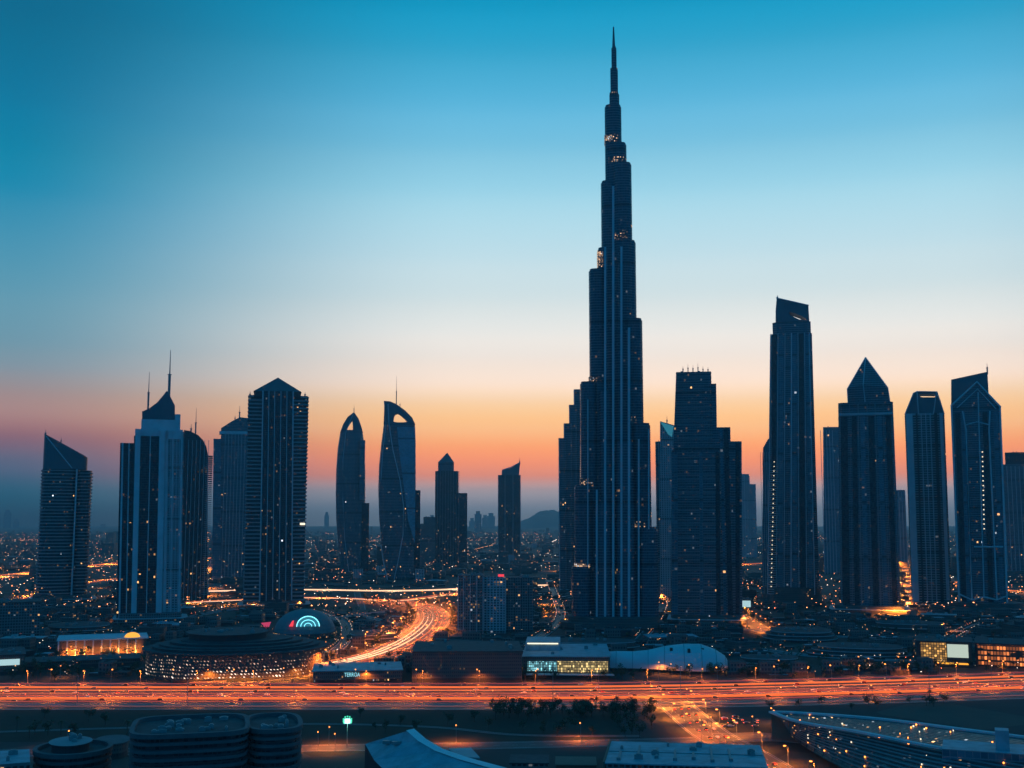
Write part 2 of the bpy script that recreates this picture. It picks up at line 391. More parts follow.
def hills(name, px0, px1, dist, peaks, col):
    mb = MB(); n, d = 60, 14
    x0, x1 = dist * (px0 - CX) / F, dist * (px1 - CX) / F
    def hh(u, w):
        h = sum(a * math.exp(-((u - c) / s) ** 2) for a, c, s in peaks)
        e = min(1.0, 6 * u, 6 * (1 - u)); return h * max(e, 0) * math.sin(math.pi * w) ** 0.8 * (0.86 + 0.14 * math.sin(u * 41 + w * 9) * math.cos(w * 17 + u * 23))
    P = [[(x0 + (x1 - x0) * i / n, dist + 2600 * (j / d - 0.5), hh(i / n, j / d) - 0.5) for i in range(n + 1)] for j in range(d + 1)]
    for j in range(d):
        for i in range(n):
            mb.face([P[j][i], P[j][i + 1], P[j + 1][i + 1], P[j + 1][i]])
    o = mb.obj(name, plain('hill_rock', col, 0.95, 0.4, 0.002))
    for p in o.data.polygons: p.use_smooth = True
    return tag(o, kind='structure')
hills('hills', 470, 690, 23500, [(215, 0.34, 0.09), (150, 0.42, 0.12), (110, 0.55, 0.2), (70, 0.2, 0.12)], (0.09, 0.08, 0.07))

def haze():
    mb = MB(); mb.box(-E - 500, E + 500, -3000, E + 500, -1.0, 900.0)
    m = bpy.data.materials.new('haze_air'); m.use_nodes = True; m.node_tree.nodes.clear(); t = NT(m.node_tree)
    v = t.n('ShaderNodeVolumePrincipled'); v.inputs['Color'].default_value = (0.54, 0.89, 1.0, 1); v.inputs['Density'].default_value = 0.000055
    v.inputs['Anisotropy'].default_value = 0.35
    o = t.n('ShaderNodeOutputMaterial'); t.link(v.outputs[0], o.inputs['Volume'])
    m.cycles.homogeneous_volume = True
    tag(mb.obj('haze', m), kind='stuff')
haze()

# ------------------------------------------------------------------ roads
def strip(mb, L, Rr, z, m=0):
    for i in range(len(L) - 1):
        a, b, c, d = L[i], Rr[i], Rr[i + 1], L[i + 1]
        mb.face([(a.x, a.y, z), (b.x, b.y, z), (c.x, c.y, z), (d.x, d.y, z)], None, m)
def smooth(pts, n=10):
    out = []
    P = [pts[0]] + list(pts) + [pts[-1]]
    for i in range(1, len(P) - 2):
        for k in range(n):
            t = k / n; a, b, c, d = P[i - 1], P[i], P[i + 1], P[i + 2]
            out.append(0.5 * ((2 * b) + (c - a) * t + (2 * a - 5 * b + 4 * c - d) * t * t + (3 * b - a - 3 * c + d) * t ** 3))
    out.append(P[-2]); return out
def side(line, off):
    out = []
    for i, p in enumerate(line):
        d = (line[min(i + 1, len(line) - 1)] - line[max(i - 1, 0)]); d.z = 0; d.normalize()
        out.append(Vector((p.x - d.y * off, p.y + d.x * off, 0)))
    return out
def along(line, step, start=0.0):
    out = []; need = start
    acc = 0.0
    for i in range(len(line) - 1):
        a, b = line[i], line[i + 1]; l = (b - a).length
        while need <= acc + l and l > 0:
            q = a.lerp(b, (need - acc) / l); d = (b - a).normalized(); out.append((q, d)); need += step
        acc += l
    return out
def wall_run(mb, line, w, z0, z1, m=0):
    A, B = side(line, w / 2), side(line, -w / 2)
    for i in range(len(line) - 1):
        a, b, c, d = A[i], A[i + 1], B[i], B[i + 1]
        mb.face([(c.x, c.y, z0), (d.x, d.y, z0), (d.x, d.y, z1), (c.x, c.y, z1)], None, m)
        mb.face([(b.x, b.y, z0), (a.x, a.y, z0), (a.x, a.y, z1), (b.x, b.y, z1)], None, m)
        mb.face([(a.x, a.y, z1), (c.x, c.y, z1), (d.x, d.y, z1), (b.x, b.y, z1)], None, m)
def road(name, line, width, z=0.04, mat='asphalt', dashes=(), solids=(), kerb=True):
    mb = MB(); strip(mb, side(line, width / 2), side(line, -width / 2), z)
    o = mb.obj(name, M[mat]); tag(o, kind='structure')
    if kerb:
        k = MB()
        for s in (-1, 1): wall_run(k, side(line, s * (width / 2 + 0.25)), 0.4, 0.0, 0.15)
        k.obj('kerb', M['kerb'], o)
    p = MB()
    for off in dashes:
        for q, d in along(side(line, off), 12.0):
            a = Vector((-d.y, d.x, 0)) * 0.11; e = d * 4.0
            p.face([(q + a).to_tuple()[:2] + (z + 0.006,), (q - a).to_tuple()[:2] + (z + 0.006,), (q - a + e).to_tuple()[:2] + (z + 0.006,), (q + a + e).to_tuple()[:2] + (z + 0.006,)])
    for off in solids:
        ln = side(line, off); strip(p, side(ln, 0.12), side(ln, -0.12), z + 0.006)
    if p.f: p.obj('lane_marking', M['paint'], o)
    return o
def barrier(line, label, glow_mat, h=0.9, sh=0.16, group=None):
    mb = MB(); wall_run(mb, line, 0.4, 0.0, h); o = mb.obj('crash_barrier', M['kerb']); tag(o, label, 'barrier', group)
    if glow_mat:
        s = MB(); wall_run(s, side(line, -0.28), 0.08, h - 0.1 - sh, h - 0.1); s.obj('added_glow_strip', M[glow_mat], o)  # added glowing strip, stands in for light trails and road glow
    return o

def bend(px): t = max(0.0, px - 450.0); t2 = min(t, 700.0); return 0.000035 * t2 * t2 + (t - t2) * 0.049
def hw(px, t): return ground(px, (683.0 - bend(px)) * (1 - t) + (709.5 - bend(px) * 0.95) * t)
HPX = list(range(-420, 1460, 20))
HL = {}
def hline(t):
    if t not in HL: HL[t] = [hw(px, t) for px in HPX]
    return HL[t]
mb = MB(); strip(mb, hline(0.0), hline(1.0), 0.04)
hwy = tag(mb.obj('highway', M['asphalt']), kind='structure')
k = MB()
for t in (-0.004, 0.50, 0.815, 1.004): wall_run(k, hline(t), 0.6 if t not in (0.5, 0.815) else 3.0, 0.0, 0.16)
k.obj('kerb', M['kerb'], hwy)
p = MB()
LANES_A = [0.10, 0.16, 0.22, 0.28, 0.34, 0.40, 0.46]      # far carriageway
LANES_B = [0.54, 0.595, 0.65, 0.705, 0.76]
for t in LANES_A + LANES_B + [0.86, 0.91, 0.96]:
    tt = t - 0.028
    for q, d in along(hline(round(tt, 4)), 12.0):
        a = Vector((0, 0.12, 0)); e = d * 4.0
        p.face([(q.x, q.y - .12, 0.046), (q.x + e.x, q.y + e.y - .12, 0.046), (q.x + e.x, q.y + e.y + .12, 0.046), (q.x, q.y + .12, 0.046)])
for t in (0.02, 0.49, 0.512, 0.79, 0.84, 0.985):
    strip(p, side(hline(t), 0.2), side(hline(t), -0.2), 0.047)
p.obj('lane_marking', M['paint'], hwy)

bgrp = None
barrier(hline(0.055), 'long concrete barrier with thin added orange trail glow on far edge of highway', 'glow_r', 1.0, 0.4)
barrier(hline(0.20), 'long barrier with added pink orange trail glow dividing the far lanes of the highway', 'glow_o', 1.9, 1.5)
barrier(hline(0.30), 'barrier with thin added amber trail glow in middle of the far lanes', 'glow_o', 1.1, 0.6)
barrier(hline(0.41), 'barrier with thin added red trail glow on the inner far lanes', 'glow_r', 0.9, 0.4)
barrier(hline(0.50), 'median barrier with added trail glow in the middle of the highway', 'glow_r', 1.2, 0.7)
barrier(hline(0.635), 'barrier with brightest added orange trail glow among the near lanes', 'glow_o', 2.4, 2.0)
barrier(hline(0.57), 'barrier with thin added amber trail glow just past the median', 'glow_o', 0.9, 0.35)
barrier(hline(0.72), 'barrier with thin added red trail glow near the service road side', 'glow_r', 0.9, 0.4)
barrier(hline(0.90), 'low dim barrier with faint added red trail glow along the service road', 'glow_d', 0.9, 0.45)
barrier(hline(0.815), 'dim concrete barrier between highway and grey service road', None, 0.9, 0.14)

CURVE = smooth([ground(*q) for q in [(300, 672), (345, 663.5), (385, 653), (414, 639), (431, 624), (433, 614), (424, 607.5), (403, 602.5), (380, 600.5)]], 8)
road('curved_road', CURVE, 52.0, 0.03, 'asphalt', (-20, -16, -12, -8, -4, 4, 8, 12, 16, 20), (-24, -0.8, 0.8, 24))
for off, mt, h, sh, lb in ((8.5, 'glow_w', 1.3, 0.9, 'inner barrier with added cream trail glow on the curved road'), (15, 'glow_w', 1.1, 0.7, 'second barrier with added cream trail glow on the curved road'),
                           (1.5, 'glow_w', 1.2, 0.8, 'median barrier with added cream trail glow along the middle of the curved road'), (22, 'glow_o', 1.0, 0.5, 'barrier with added orange trail glow on inside edge of the bend'),
                           (-7, 'glow_o', 1.0, 0.5, 'barrier with added orange trail glow on the outer lanes of the bend'), (-14, 'glow_r', 1.0, 0.6, 'barrier with added red trail glow on the outer lanes of the bend'), (-24, 'glow_o', 1.1, 0.6, 'barrier with added orange trail glow on the outside edge of the bend')):
    barrier(side(CURVE, off), lb, mt, h, sh)
LINK = smooth([ground(*q) for q in [(180, 592), (300, 590), (380, 591), (440, 590), (520, 586), (620, 584)]], 8)
road('link_road', LINK, 34.0, 0.05, 'asphalt', (-8, 8), (-15, 0, 15))
barrier(side(LINK, -16), 'barrier with added cream road glow along the near edge of the crossing road', 'glow_w', 1.6, 1.0)
barrier(side(LINK, 6), 'barrier with added cream road glow inside the crossing road', 'glow_w', 1.6, 0.9)
LINK2 = smooth([ground(*q) for q in [(120, 607), (200, 602), (300, 598), (360, 599), (400, 600.5), (450, 594), (500, 588.5)]], 8)
road('lower_link_road', LINK2, 44.0, 0.07, 'paving', (-6, 6), (-12, 12))
barrier(side(LINK2, -13), 'barrier with added pale orange road glow along the lower crossing road', 'glow_w', 1.4, 0.7)
barrier(side(LINK2, 4), 'barrier with added orange road glow inside the lower crossing road', 'glow_o', 1.4, 0.8)
SPUR = smooth([ground(*q) for q in [(357, 592), (358, 597), (361, 604), (362, 610)]], 6)
road('spur_road', SPUR, 12.0, 0.09, 'paving', (), (-5, 5))
SLIP = smooth([ground(*q) for q in [(668, 700), (678, 707), (711, 734), (752, 757), (800, 790), (850, 840)]], 8)
road('slip_road', SLIP, 29.0, 0.08, 'paving', (-7, 0, 7), (-13, 13))
LOWER = smooth([ground(*q) for q in [(-260, 756), (100, 752), (330, 748), (520, 745), (680, 741), (760, 738), (800, 740)]], 8)
road('lower_road', LOWER, 22.0, 0.06, 'paving', (0,), (-9, 9))
FORE = smooth([ground(*q) for q in [(716, 737), (790, 738), (900, 760), (1040, 800)]], 6)
road('forecourt_road', FORE, 24.0, 0.07, 'paving', (0,), ())
WEST = smooth([ground(*q) for q in [(-200, 618), (-60, 609), (20, 600), (90, 583), (130, 578)]], 8)
road('west_road', WEST, 52.0, 0.04, 'paving', (-6, 6), (-13, 0, 13))
barrier(side(WEST, 2), 'barrier with added orange road glow on the road behind the leftmost tower', 'glow_o', 1.6, 0.8)
FARRD = smooth([ground(*q) for q in [(-120, 588), (20, 574), (80, 567), (140, 562), (260, 556)]], 6)
road('far_road', FARRD, 90.0, 0.04, 'paving', (-6, 6), ())
barrier(side(FARRD, 4), 'barrier with added orange road glow on the far road between the two leftmost towers', 'glow_o', 2.6, 1.8)
MALLRD = smooth([ground(*q) for q in [(190, 684), (250, 681), (300, 676), (330, 668)]], 6)
road('mall_ramp_road', MALLRD, 12.0, 0.06, 'asphalt', (0,), (-5, 5))
barrier(side(MALLRD, 5), 'barrier with added pink orange road glow on ramp beside the round mall', 'glow_o', 1.0, 0.5)
EAST = smooth([ground(*q) for q in [(560, 571), (700, 566), (780, 563), (840, 562), (1000, 590), (1150, 594)]], 8)
road('east_road', EAST, 64.0, 0.04, 'paving', (-6, 6), (-13, 0, 13))
barrier(side(EAST, 3), 'barrier with added orange road glow on the road behind the right hand towers', 'glow_o', 2.0, 1.2)
PARKRD = smooth([ground(*q) for q in [(722, 604), (742, 618), (762, 630), (790, 640)]], 6)
road('parking_road', PARKRD, 30.0, 0.05, 'paving', (), ())
turf = MB(); strip(turf, [hw(px, 1.02) for px in range(-300, 660, 40)], [ground(px, 742) for px in range(-300, 660, 40)], 0.02)
tag(turf.obj('lawn', M['turf']), kind='structure')
LAWNP = smooth([ground(*q) for q in [(-60, 734), (120, 728), (300, 724), (430, 727), (520, 735), (640, 736)]], 8)
road('path', LAWNP, 4.0, 0.05, 'paving', (), ())
RADIAL_A = smooth([ground(*q) for q in [(210, 596), (210, 570), (209, 545), (208, 532)]], 6)
road('avenue', RADIAL_A, 60.0, 0.03, 'paving', (), ())
RADIAL_B = smooth([ground(*q) for q in [(908, 616), (906, 585), (902, 560), (896, 538)]], 6)
road('east_avenue', RADIAL_B, 40.0, 0.03, 'paving', (), ())

# ------------------------------------------------------------------ towers
def antenna(root, site, px, y0, y1, r=0.9, ly=10.0, name='antenna'):
    x, z0 = site.p(px, y0, ly); _, z1 = site.p(px, y1, ly); a = MB()
    zm = z0 + (z1 - z0) * 0.45
    a.tube([(x, ly, z0 - 6), (x, ly, zm)], r * 1.5, 6); a.tube([(x, ly, zm), (x, ly, z1)], r * 0.8, 5, 0, r * 0.3)
    a.box(x - r * 2.2, x + r * 2.2, ly - r, ly + r, zm - 1.2, zm)
    return a.obj(name, M['steel'], root)
def slabs(poly, z0, z1, fh, d, th, mat, root, name='cladding'):
    mb = MB(); q = grow(poly, d); z = z0
    while z < z1:
        mb.prism(q, z, z + th, 0, 0, True); z += fh
    return mb.obj(name, M[mat], root)
def fins(root, xs, y, z0, z1, w, d, mat='fin', name='fin'):
    for x in xs:
        f = MB(); f.box(x - w / 2, x + w / 2, y - d, y + 0.4, z0, z1); f.obj(name, M[mat], root)
def mull(root, xs, y, z0, z1, w, d, mat='fin', name='mullion'):
    f = MB()
    for x in xs: f.box(x - w / 2, x + w / 2, y - d, y + 0.3, z0, z1)
    return f.obj(name, M[mat], root)
def plant(root, x0, x1, y0, y1, z, n=4, seed=1):
    rr = random.Random(seed)
    for i in range(n):
        a = rr.uniform(x0, x1); b = rr.uniform(y0, y1); w = rr.uniform(1.5, 5); d = rr.uniform(1.5, 4); h = rr.uniform(1.0, 2.8); f = MB()
        f.prism([(a - w / 2, b - d / 2), (a + w / 2, b - d / 2), (a + w / 2, b + d / 2), (a - w / 2, b + d / 2)], z, z + h)
        f.box(a - w * .3, a + w * .3, b - d * .3, b + d * .3, z + h, z + h + .5)
        f.obj('roof_unit', M['steel'], root)
def body(root, site, xl, xr, yt, y0, y1, mat, yb=None, shape='rect', c=4.0, e=2.6, name='tower_body', z1=None, taper=None, zb=0.0):
    """Straight shaft between two sight lines; xl, xr at the base, taper = (xl, xr) at the top."""
    tl, tr = taper or (None, None)
    X0, X1 = site.x(xl), site.x(xr)
    zt = site.z(yt) if z1 is None else z1
    mb = MB()
    def plan(a, b):
        if shape == 'rect': return [(a, y0), (b, y0), (b, y1), (a, y1)]
        if shape == 'cham': return chamf(a, b, y0, y1, c)
        return superell(a, b, y0, y1, 32, e)
    if taper:
        T0, T1 = site.x(tl, yt), site.x(tr, yt)
        A, B = plan(X0, X1), plan(T0, T1)
        mb.loft([[(x, y, zb) for x, y in A], [(x, y, zt) for x, y in B]])
        pl = B
    else:
        mb.prism(plan(X0, X1), zb, zt if not callable(zt) else zt); pl = plan(X0, X1)
    o = mb.obj(name, [M[mat], M['roof']], root)
    return o, pl, zt

def podium(root, x0, x1, y0, y1, h, mat='lowrise', seed=0):
    mb = MB(); mb.prism(chamf(x0, x1, y0, y1, 6), 0, h * 0.55); mb.prism(chamf(x0 + 8, x1 - 8, y0 + 8, y1 - 4, 5), h * 0.55, h)
    mb.obj('podium', [M[mat], M['roof']], root)
    s = MB(); s.prism(chamf(x0 - 1, x1 + 1, y0 - 1, y1 + 1, 6), h * 0.5, h * 0.5 + 1.0, 0, 0, True); s.obj('canopy', M['slab'], root)

# --- leftmost tower: round, banded, slanted crown
s = Site(63, 603); t = thing('tower', 'leftmost tower, rounded and banded with balconies under a slanted wedge crown', 'tower', s)
xl, xr = s.x(33.5), s.x(87.5); zt = s.z(469)
pl = superell(xl + 3, s.x(72), 0, 62, 28, 3.0); mb = MB(); mb.prism(pl, 0, zt); mb.obj('tower_body', [M['glass_b'], M['roof']], t)
slabs(pl, 4, zt, 6.0, 1.8, 1.9, 'slim', t)
pl2 = superell(s.x(71), xr - 1, 4, 58, 24, 3.0); mb = MB(); mb.prism(pl2, 0, zt - 2); mb.obj('side_bay', [M['glass_b'], M['roof']], t)
slabs(pl2, 6, zt - 3, 6.0, 1.8, 1.6, 'slim', t, 'bay_cladding')
f = MB(); f.box(s.x(71) - 1.4, s.x(71) + 1.4, -3.0, 6, 0, zt); f.obj('fin', M['fin'], t)
mb = MB(); a, b = s.poly([(44, 433)])[0], s.poly([(87.5, 457)])[0]
cl = superell(a[0], b[0] + 1, 6, 56, 28, 4.0)
mb.prism(cl, zt, lambda x, y: b[1] + (a[1] - b[1]) * (b[0] - x) / (b[0] - a[0]))
mb.obj('crown', [M['crown'], M['crown']], t)
f = MB(); q0, q1 = s.p(46, 436), s.p(72, 468); f.tube([(q0[0], 5, q0[1]), (q1[0], 5, q1[1])], 1.0, 5); f.obj('crown_rib', M['fin'], t)
antenna(t, s, 45.5, 435, 430); antenna(t, s, 61, 443, 437, 0.7)
podium(t, xl - 10, xr + 14, -22, 70, 14)

# --- tower with pale pilasters and two spires
s = Site(150, 624); t = thing('tower', 'broad tower with pale concrete pilasters, curved sail crown and two thin spires', 'tower', s)
body(t, s, 116, 135, 443, 10, 50, 'glass_b', taper=(120, 136), name='side_wing')
o, pl, zt = body(t, s, 131, 162, 436, 0, 52, 'glass_b', taper=(134, 163))
o, plr, _ = body(t, s, 159, 181, 431, 4, 50, 'flats', taper=(161.5, 184), name='balcony_wing')
slabs([(x, y) for x, y in plr], 8, zt, 3.9, 0.9, 0.7, 'slab', t)
def lean_fin(site, root, pxb, pxt, ytop, w, y, d, mat='pale', name='pilaster', yb=None):
    x0, x1 = site.x(pxb), site.x(pxt, ytop); z1 = site.z(ytop); z0 = 0 if yb is None else site.z(yb); f = MB()
    f.loft([[(x0 - w / 2, y - d, z0), (x0 + w / 2, y - d, z0), (x0 + w / 2, y + .5, z0), (x0 - w / 2, y + .5, z0)],
            [(x1 - w / 2, y - d, z1), (x1 + w / 2, y - d, z1), (x1 + w / 2, y + .5, z1), (x1 - w / 2, y + .5, z1)]], 0, 0)
    return f.obj(name, M[mat], root)
for a, b, w, top in ((133.5, 138, 7.5, 432), (158.5, 162.5, 8.5, 430), (146, 150.5, 1.2, 436), (119, 122.5, 2.5, 443), (126, 129, 1.6, 443), (164, 167, 3.5, 430), (170, 173, 1.6, 431), (178.5, 182, 2.2, 431)):
    lean_fin(s, t, a, b, top, w, 0 if a < 160 and a > 130 else (10 if a < 130 else 4), 2.0)
mb = MB(); x0, x1 = s.x(135, 436), s.x(183, 430)
mb.box(x0, x1, 2, 48, zt - 4, s.z(429)); mb.box(x0 + 8, x1 - 4, 5, 45, s.z(429), s.z(419)); mb.obj('parapet', M['pale'], t)
w_ = MB(); w_.box(s.x(144, 432), s.x(158, 432), -0.6, 3, s.z(436), s.z(428)); w_.obj('belt', M['pale'], t)
mb = MB(); mb.extr(s.poly([(142, 419), (142, 411), (149, 408), (157, 402), (163, 395), (167, 390), (171, 397), (175, 405), (175, 419)]), 8, 40); mb.obj('crown', M['crown'], t)
mb = MB(); mb.box(s.x(175, 419), s.x(180.5, 419), 8, 36, s.z(425), s.z(413)); mb.obj('roof_plant', M['pale'], t)
antenna(t, s, 148, 409, 372, 0.9, 20, 'spire'); antenna(t, s, 169, 394, 350, 1.3, 22, 'spire')
podium(t, s.x(116) - 4, s.x(184) + 4, -14, 60, 16, 'office')

# --- dark tower behind it, rounded shoulder
s = Site(196, 600); t = thing('tower', 'dark slim tower with a rounded shoulder beside the two spired tower', 'tower', s)
mb = MB(); mb.extr(s.poly([(180, 600), (207, 600), (208, 455), (206.5, 447), (203, 440), (198, 435), (190, 431), (184, 430)]), 0, 50); mb.obj('tower_body', [M['glass_b'], M['crown']], t)
mull(t, [s.x(180) + 6 + 7.4 * i for i in range(6)], 0, 0, s.z(440), 0.8, 0.8)
slabs([(s.x(201.5), -1), (s.x(208.3), -1), (s.x(208.3), 50), (s.x(201.5), 50)], 10, s.z(455), 4.0, 0.4, 0.9, 'slab', t)
antenna(t, s, 195.5, 434, 408, 0.9); antenna(t, s, 191, 432, 424, 1.0)

# --- stepped tower behind the big one
s = Site(230, 581); t = thing('tower', 'stepped tower with pale left bay half hidden behind the hip roofed tower', 'tower', s)
body(t, s, 212, 221, 439, 0, 50, 'glass_c', name='side_bay', taper=(213.5, 221))
mb = MB(); mb.extr(s.poly([(219, 581), (250, 581), (250, 418), (240, 417), (232, 421), (221, 428)]), 4, 60); mb.obj('tower_body', [M['glass_a'], M['crown']], t)
mull(t, [s.x(219) + 5 + 8 * i for i in range(7)], 4, 0, s.z(432), 1.0, 1.0)
mb = MB(); mb.box(s.x(219.5, 428), s.x(248, 428), 2.5, 30, s.z(434), s.z(431)); mb.obj('belt', M['pale'], t)
antenna(t, s, 239.5, 417, 406, 1.1); antenna(t, s, 235, 420, 415, 0.8)

# --- big hip-roofed residential tower
s = Site(275, 608); t = thing('tower', 'large residential tower with stacked balconies and a dark hip roof', 'tower', s)
zt = s.z(395)
for a, b, ta, tb, nm in ((243.5, 261, 249, 263, 'balcony_wing'), (289.5, 303.5, 291.5, 308, 'balcony_wing')):
    o, pl, _ = body(t, s, a, b, 395, 6, 56, 'glass_b', taper=(ta, tb), name=nm)
    mb = MB(); z = 5.0; X0, X1, T0, T1 = s.x(a), s.x(b), s.x(ta, 395), s.x(tb, 395)
    while z < zt:
        k = z / zt; l, r = X0 + (T0 - X0) * k, X1 + (T1 - X1) * k
        mb.prism(chamf(l - 1.8, r + 1.8, 2.2, 57, 3), z, z + 2.4, 0, 0, True); z += 6.6
    mb.obj('balcony_cladding', M['slim'], t)
o, pl, _ = body(t, s, 259.5, 292, 391, 0, 60, 'glass_b', taper=(263, 293))
for a, b, w in ((259.5, 263, 2.2), (266, 269, 1.2), (272.5, 274.8, 1.2), (279, 281, 1.2), (285.5, 287, 1.2), (291.5, 293.2, 2.2)):
    lean_fin(s, t, a, b, 391, w, 0, 1.6, 'fin', 'fin')
e0, e1, pk = s.p(254, 391), s.p(301, 391), s.p(278, 376)
mb = MB(); mb.box(e0[0], e1[0], 1, 58, e0[1] - 10, e0[1]); mb.obj('attic', M['dark'], t)
mb = MB(); A = [(e0[0] - 1, 0, e0[1]), (e1[0] + 1, 0, e0[1]), (e1[0] + 1, 59, e0[1]), (e0[0] - 1, 59, e0[1])]; P = (pk[0], 22, pk[1]); Q = (pk[0], 38, pk[1])
mb.face([A[0], A[1], P]); mb.face([A[1], A[2], Q, P]); mb.face([A[2], A[3], Q]); mb.face([A[3], A[0], P, Q]); mb.obj('roof', M['crown'], t)
antenna(t, s, 250, 396, 391, 0.8); antenna(t, s, 305, 396, 392, 0.8)
podium(t, s.x(238), s.x(310), -14, 66, 12, 'busy')
sg = MB(); sg.box(s.x(300, 524), s.x(305, 524), 1.0, 2.5, s.z(525), s.z(523)); sg.obj('lit_terrace', M['line'], t)

# --- bullet-shaped tower with eye opening
def silhouette_tower(t, s, left, right, depth, mat, n=28, e=2.3):
    rings = []
    for (lx, ly_), (rx, ry) in zip(left, right):
        a = s.p(lx, ly_); b = s.p(rx, ry); w = (b[0] - a[0]); d = depth * (0.55 + 0.45 * w / depth / 1.6) if w < depth * 1.6 else depth
        rings.append([(x, y, a[1]) for x, y in superell(a[0], b[0], 30 - d / 2, 30 + d / 2, n, e)])
    mb = MB(); mb.loft(rings); return mb
s = Site(353, 573); t = thing('tower', 'slim bullet shaped glass tower with pointed arch top and slit opening', 'tower', s)
Lp = [(341, 573), (338.5, 550), (336, 520), (335.5, 495), (336, 470), (337.5, 448), (340, 432)]
Rp = [(364, 573), (364.5, 550), (365, 520), (365.5, 495), (365.5, 470), (365, 448), (363, 432)]
mb = silhouette_tower(t, s, Lp, Rp, 56, 'glass_a'); mb.obj('tower_body', [M['glass_a'], M['crown']], t)
outer = s.poly([(340, 432), (343, 424), (347.5, 416.5), (354, 411.5), (358.5, 418), (361, 425), (363, 432), (352, 432)])
inner = s.poly([(346, 429.5), (348, 426), (350, 423), (352.3, 420), (352.6, 423), (352.8, 426), (352.8, 429.5), (349, 429.5)])
mb = MB(); mb.holed(outer, inner, 14, 44); mb.obj('crown', M['crown'], t)
for a, b in (((341, 573), None),):
    path = [(s.p(*q)[0] - 0.3, 6.0, s.p(*q)[1]) for q in [(349, 573), (345, 540), (343, 500), (343, 460), (346, 432), (354, 412)]]
    f = MB(); f.tube(path, 0.9, 5); f.obj('rib', M['fin'], t)
f = MB(); f.box(s.x(359.7, 470), s.x(364.8, 470), 0.5, 30, s.z(500), s.z(440)); f.obj('glass_strip', M['glass_c'], t)
body(t, s, 361, 368.3, 503, 10, 50, 'glass_b', name='side_wing')
antenna(t, s, 354, 412, 404, 0.6, 28)

# --- curved leaning-top tower with eye opening
s = Site(400, 580); t = thing('tower', 'curved glass tower with a swept blade top, eye opening and V shaped foot', 'tower', s)
Lp = [(386, 580), (382.5, 555), (379, 520), (378, 490), (378.8, 465), (381, 443), (383.5, 424)]
Rp = [(415.5, 580), (416, 555), (416, 520), (416, 490), (416, 465), (416, 443), (415.3, 424)]
mb = silhouette_tower(t, s, Lp, Rp, 60, 'glass_c', e=2.6); mb.obj('tower_body', [M['glass_a'], M['crown']], t)
outer = s.poly([(383.5, 424), (384, 412), (384.2, 400.5), (390, 401), (396, 403.5), (405, 410), (412, 417), (415.3, 424), (408, 425), (396, 425)])
inner = s.poly([(393.5, 421.5), (393.8, 418), (394.5, 414.5), (396, 413), (398, 412.5), (401, 414.5), (405, 418), (408, 421.6), (403, 422), (397, 422)])
mb = MB(); mb.holed(outer, inner, 8, 50); mb.obj('crown', M['crown'], t)
mb = MB(); fa = s.poly([(397, 427), (415, 427), (415.5, 470), (415, 545), (408, 520), (403, 480), (399, 450)]); mb.extr(fa, -0.9, 6); mb.obj('glass_face', M['face'], t)
for pth, r in (([(388, 404), (389, 424), (393, 450), (400, 480), (403.5, 505), (403, 535), (398, 562), (394, 580)], 1.3), ([(381, 545), (383.5, 562), (387.5, 580)], 1.3), ([(384, 401), (386, 424), (383, 450), (381, 480)], 0.7)):
    f = MB(); f.tube([(s.p(*q)[0], -1.8, s.p(*q)[1]) for q in pth], r, 5); f.obj('rib', M['fin'], t)
body(t, s, 414, 419.7, 490, 14, 56, 'glass_b', name='side_wing')
antenna(t, s, 396.3, 404, 376, 0.8, 26); antenna(t, s, 400, 406, 402, 0.6, 26)

# --- pyramid-topped tower
s = Site(448, 565); t = thing('tower', 'tower with small pyramid top and lower right wing near the skyline centre', 'tower', s)
o, pl, zt = body(t, s, 434.5, 458, 471, 0, 60, 'glass_b', shape='cham', c=8)
body(t, s, 454, 467, 493, 4, 64, 'glass_b', name='side_wing')
mb = MB(); mb.prism(chamf(s.x(438, 465), s.x(454, 465), 8, 52, 7), zt, s.z(462)); mb.obj('upper_stage', [M['glass_a'], M['crown']], t)
a, b, c = s.p(438, 462), s.p(454, 462), s.p(447.3, 452); mb = MB(); A = chamf(a[0], b[0], 8, 52, 7)
for i in range(8): mb.face([(*A[i], a[1]), (*A[(i + 1) % 8], a[1]), (c[0], 30, c[1])])
mb.obj('roof', M['crown'], t)
mull(t, [s.x(434.5) + 8 + 9 * i for i in range(9)], 0, 0, zt, 1.2, 1.2, 'band')
s = Site(426, 566)
for k, (a, b, yt, lb) in enumerate(((415, 424, 524, 'low dark block left of the pyramid topped tower'), (423, 435, 517, 'dark mid rise block touching the pyramid topped tower'))):
    t = thing('block', lb, 'building', s); body(t, s, a, b, yt, 0, 60, 'office', name='block_body'); plant(t, s.x(a) + 5, s.x(b) - 5, 10, 50, s.z(yt), 3, k)

# --- flat crown tower
s = Site(509, 558); t = thing('tower', 'lone square tower with a slanted notched crown left of the tallest tower', 'tower', s)
o, pl, zt = body(t, s, 498, 520.6, 475, 0, 80, 'glass_b')
mb = MB(); mb.extr(s.poly([(501.5, 475), (519, 475), (520.3, 462.5), (510, 468), (502, 470)]), 6, 70); mb.obj('crown', M['crown'], t)
f = MB(); f.tube([(s.p(502, 470)[0], 4, s.p(502, 470)[1]), (s.p(511, 467)[0], 4, s.p(511, 467)[1]), (s.p(520.5, 462)[0], 4, s.p(520.5, 462)[1])], 1.6, 5); f.obj('crown_rib', M['fin'], t)
fins(t, [s.x(v) for v in (498.3, 505, 513, 520.3)], 0, 0, zt, 3.4, 2.0, 'band', 'pilaster'); antenna(t, s, 519.6, 464, 457, 1.2, 20)
antenna(t, s, 508, 470, 466, 1.0, 20)

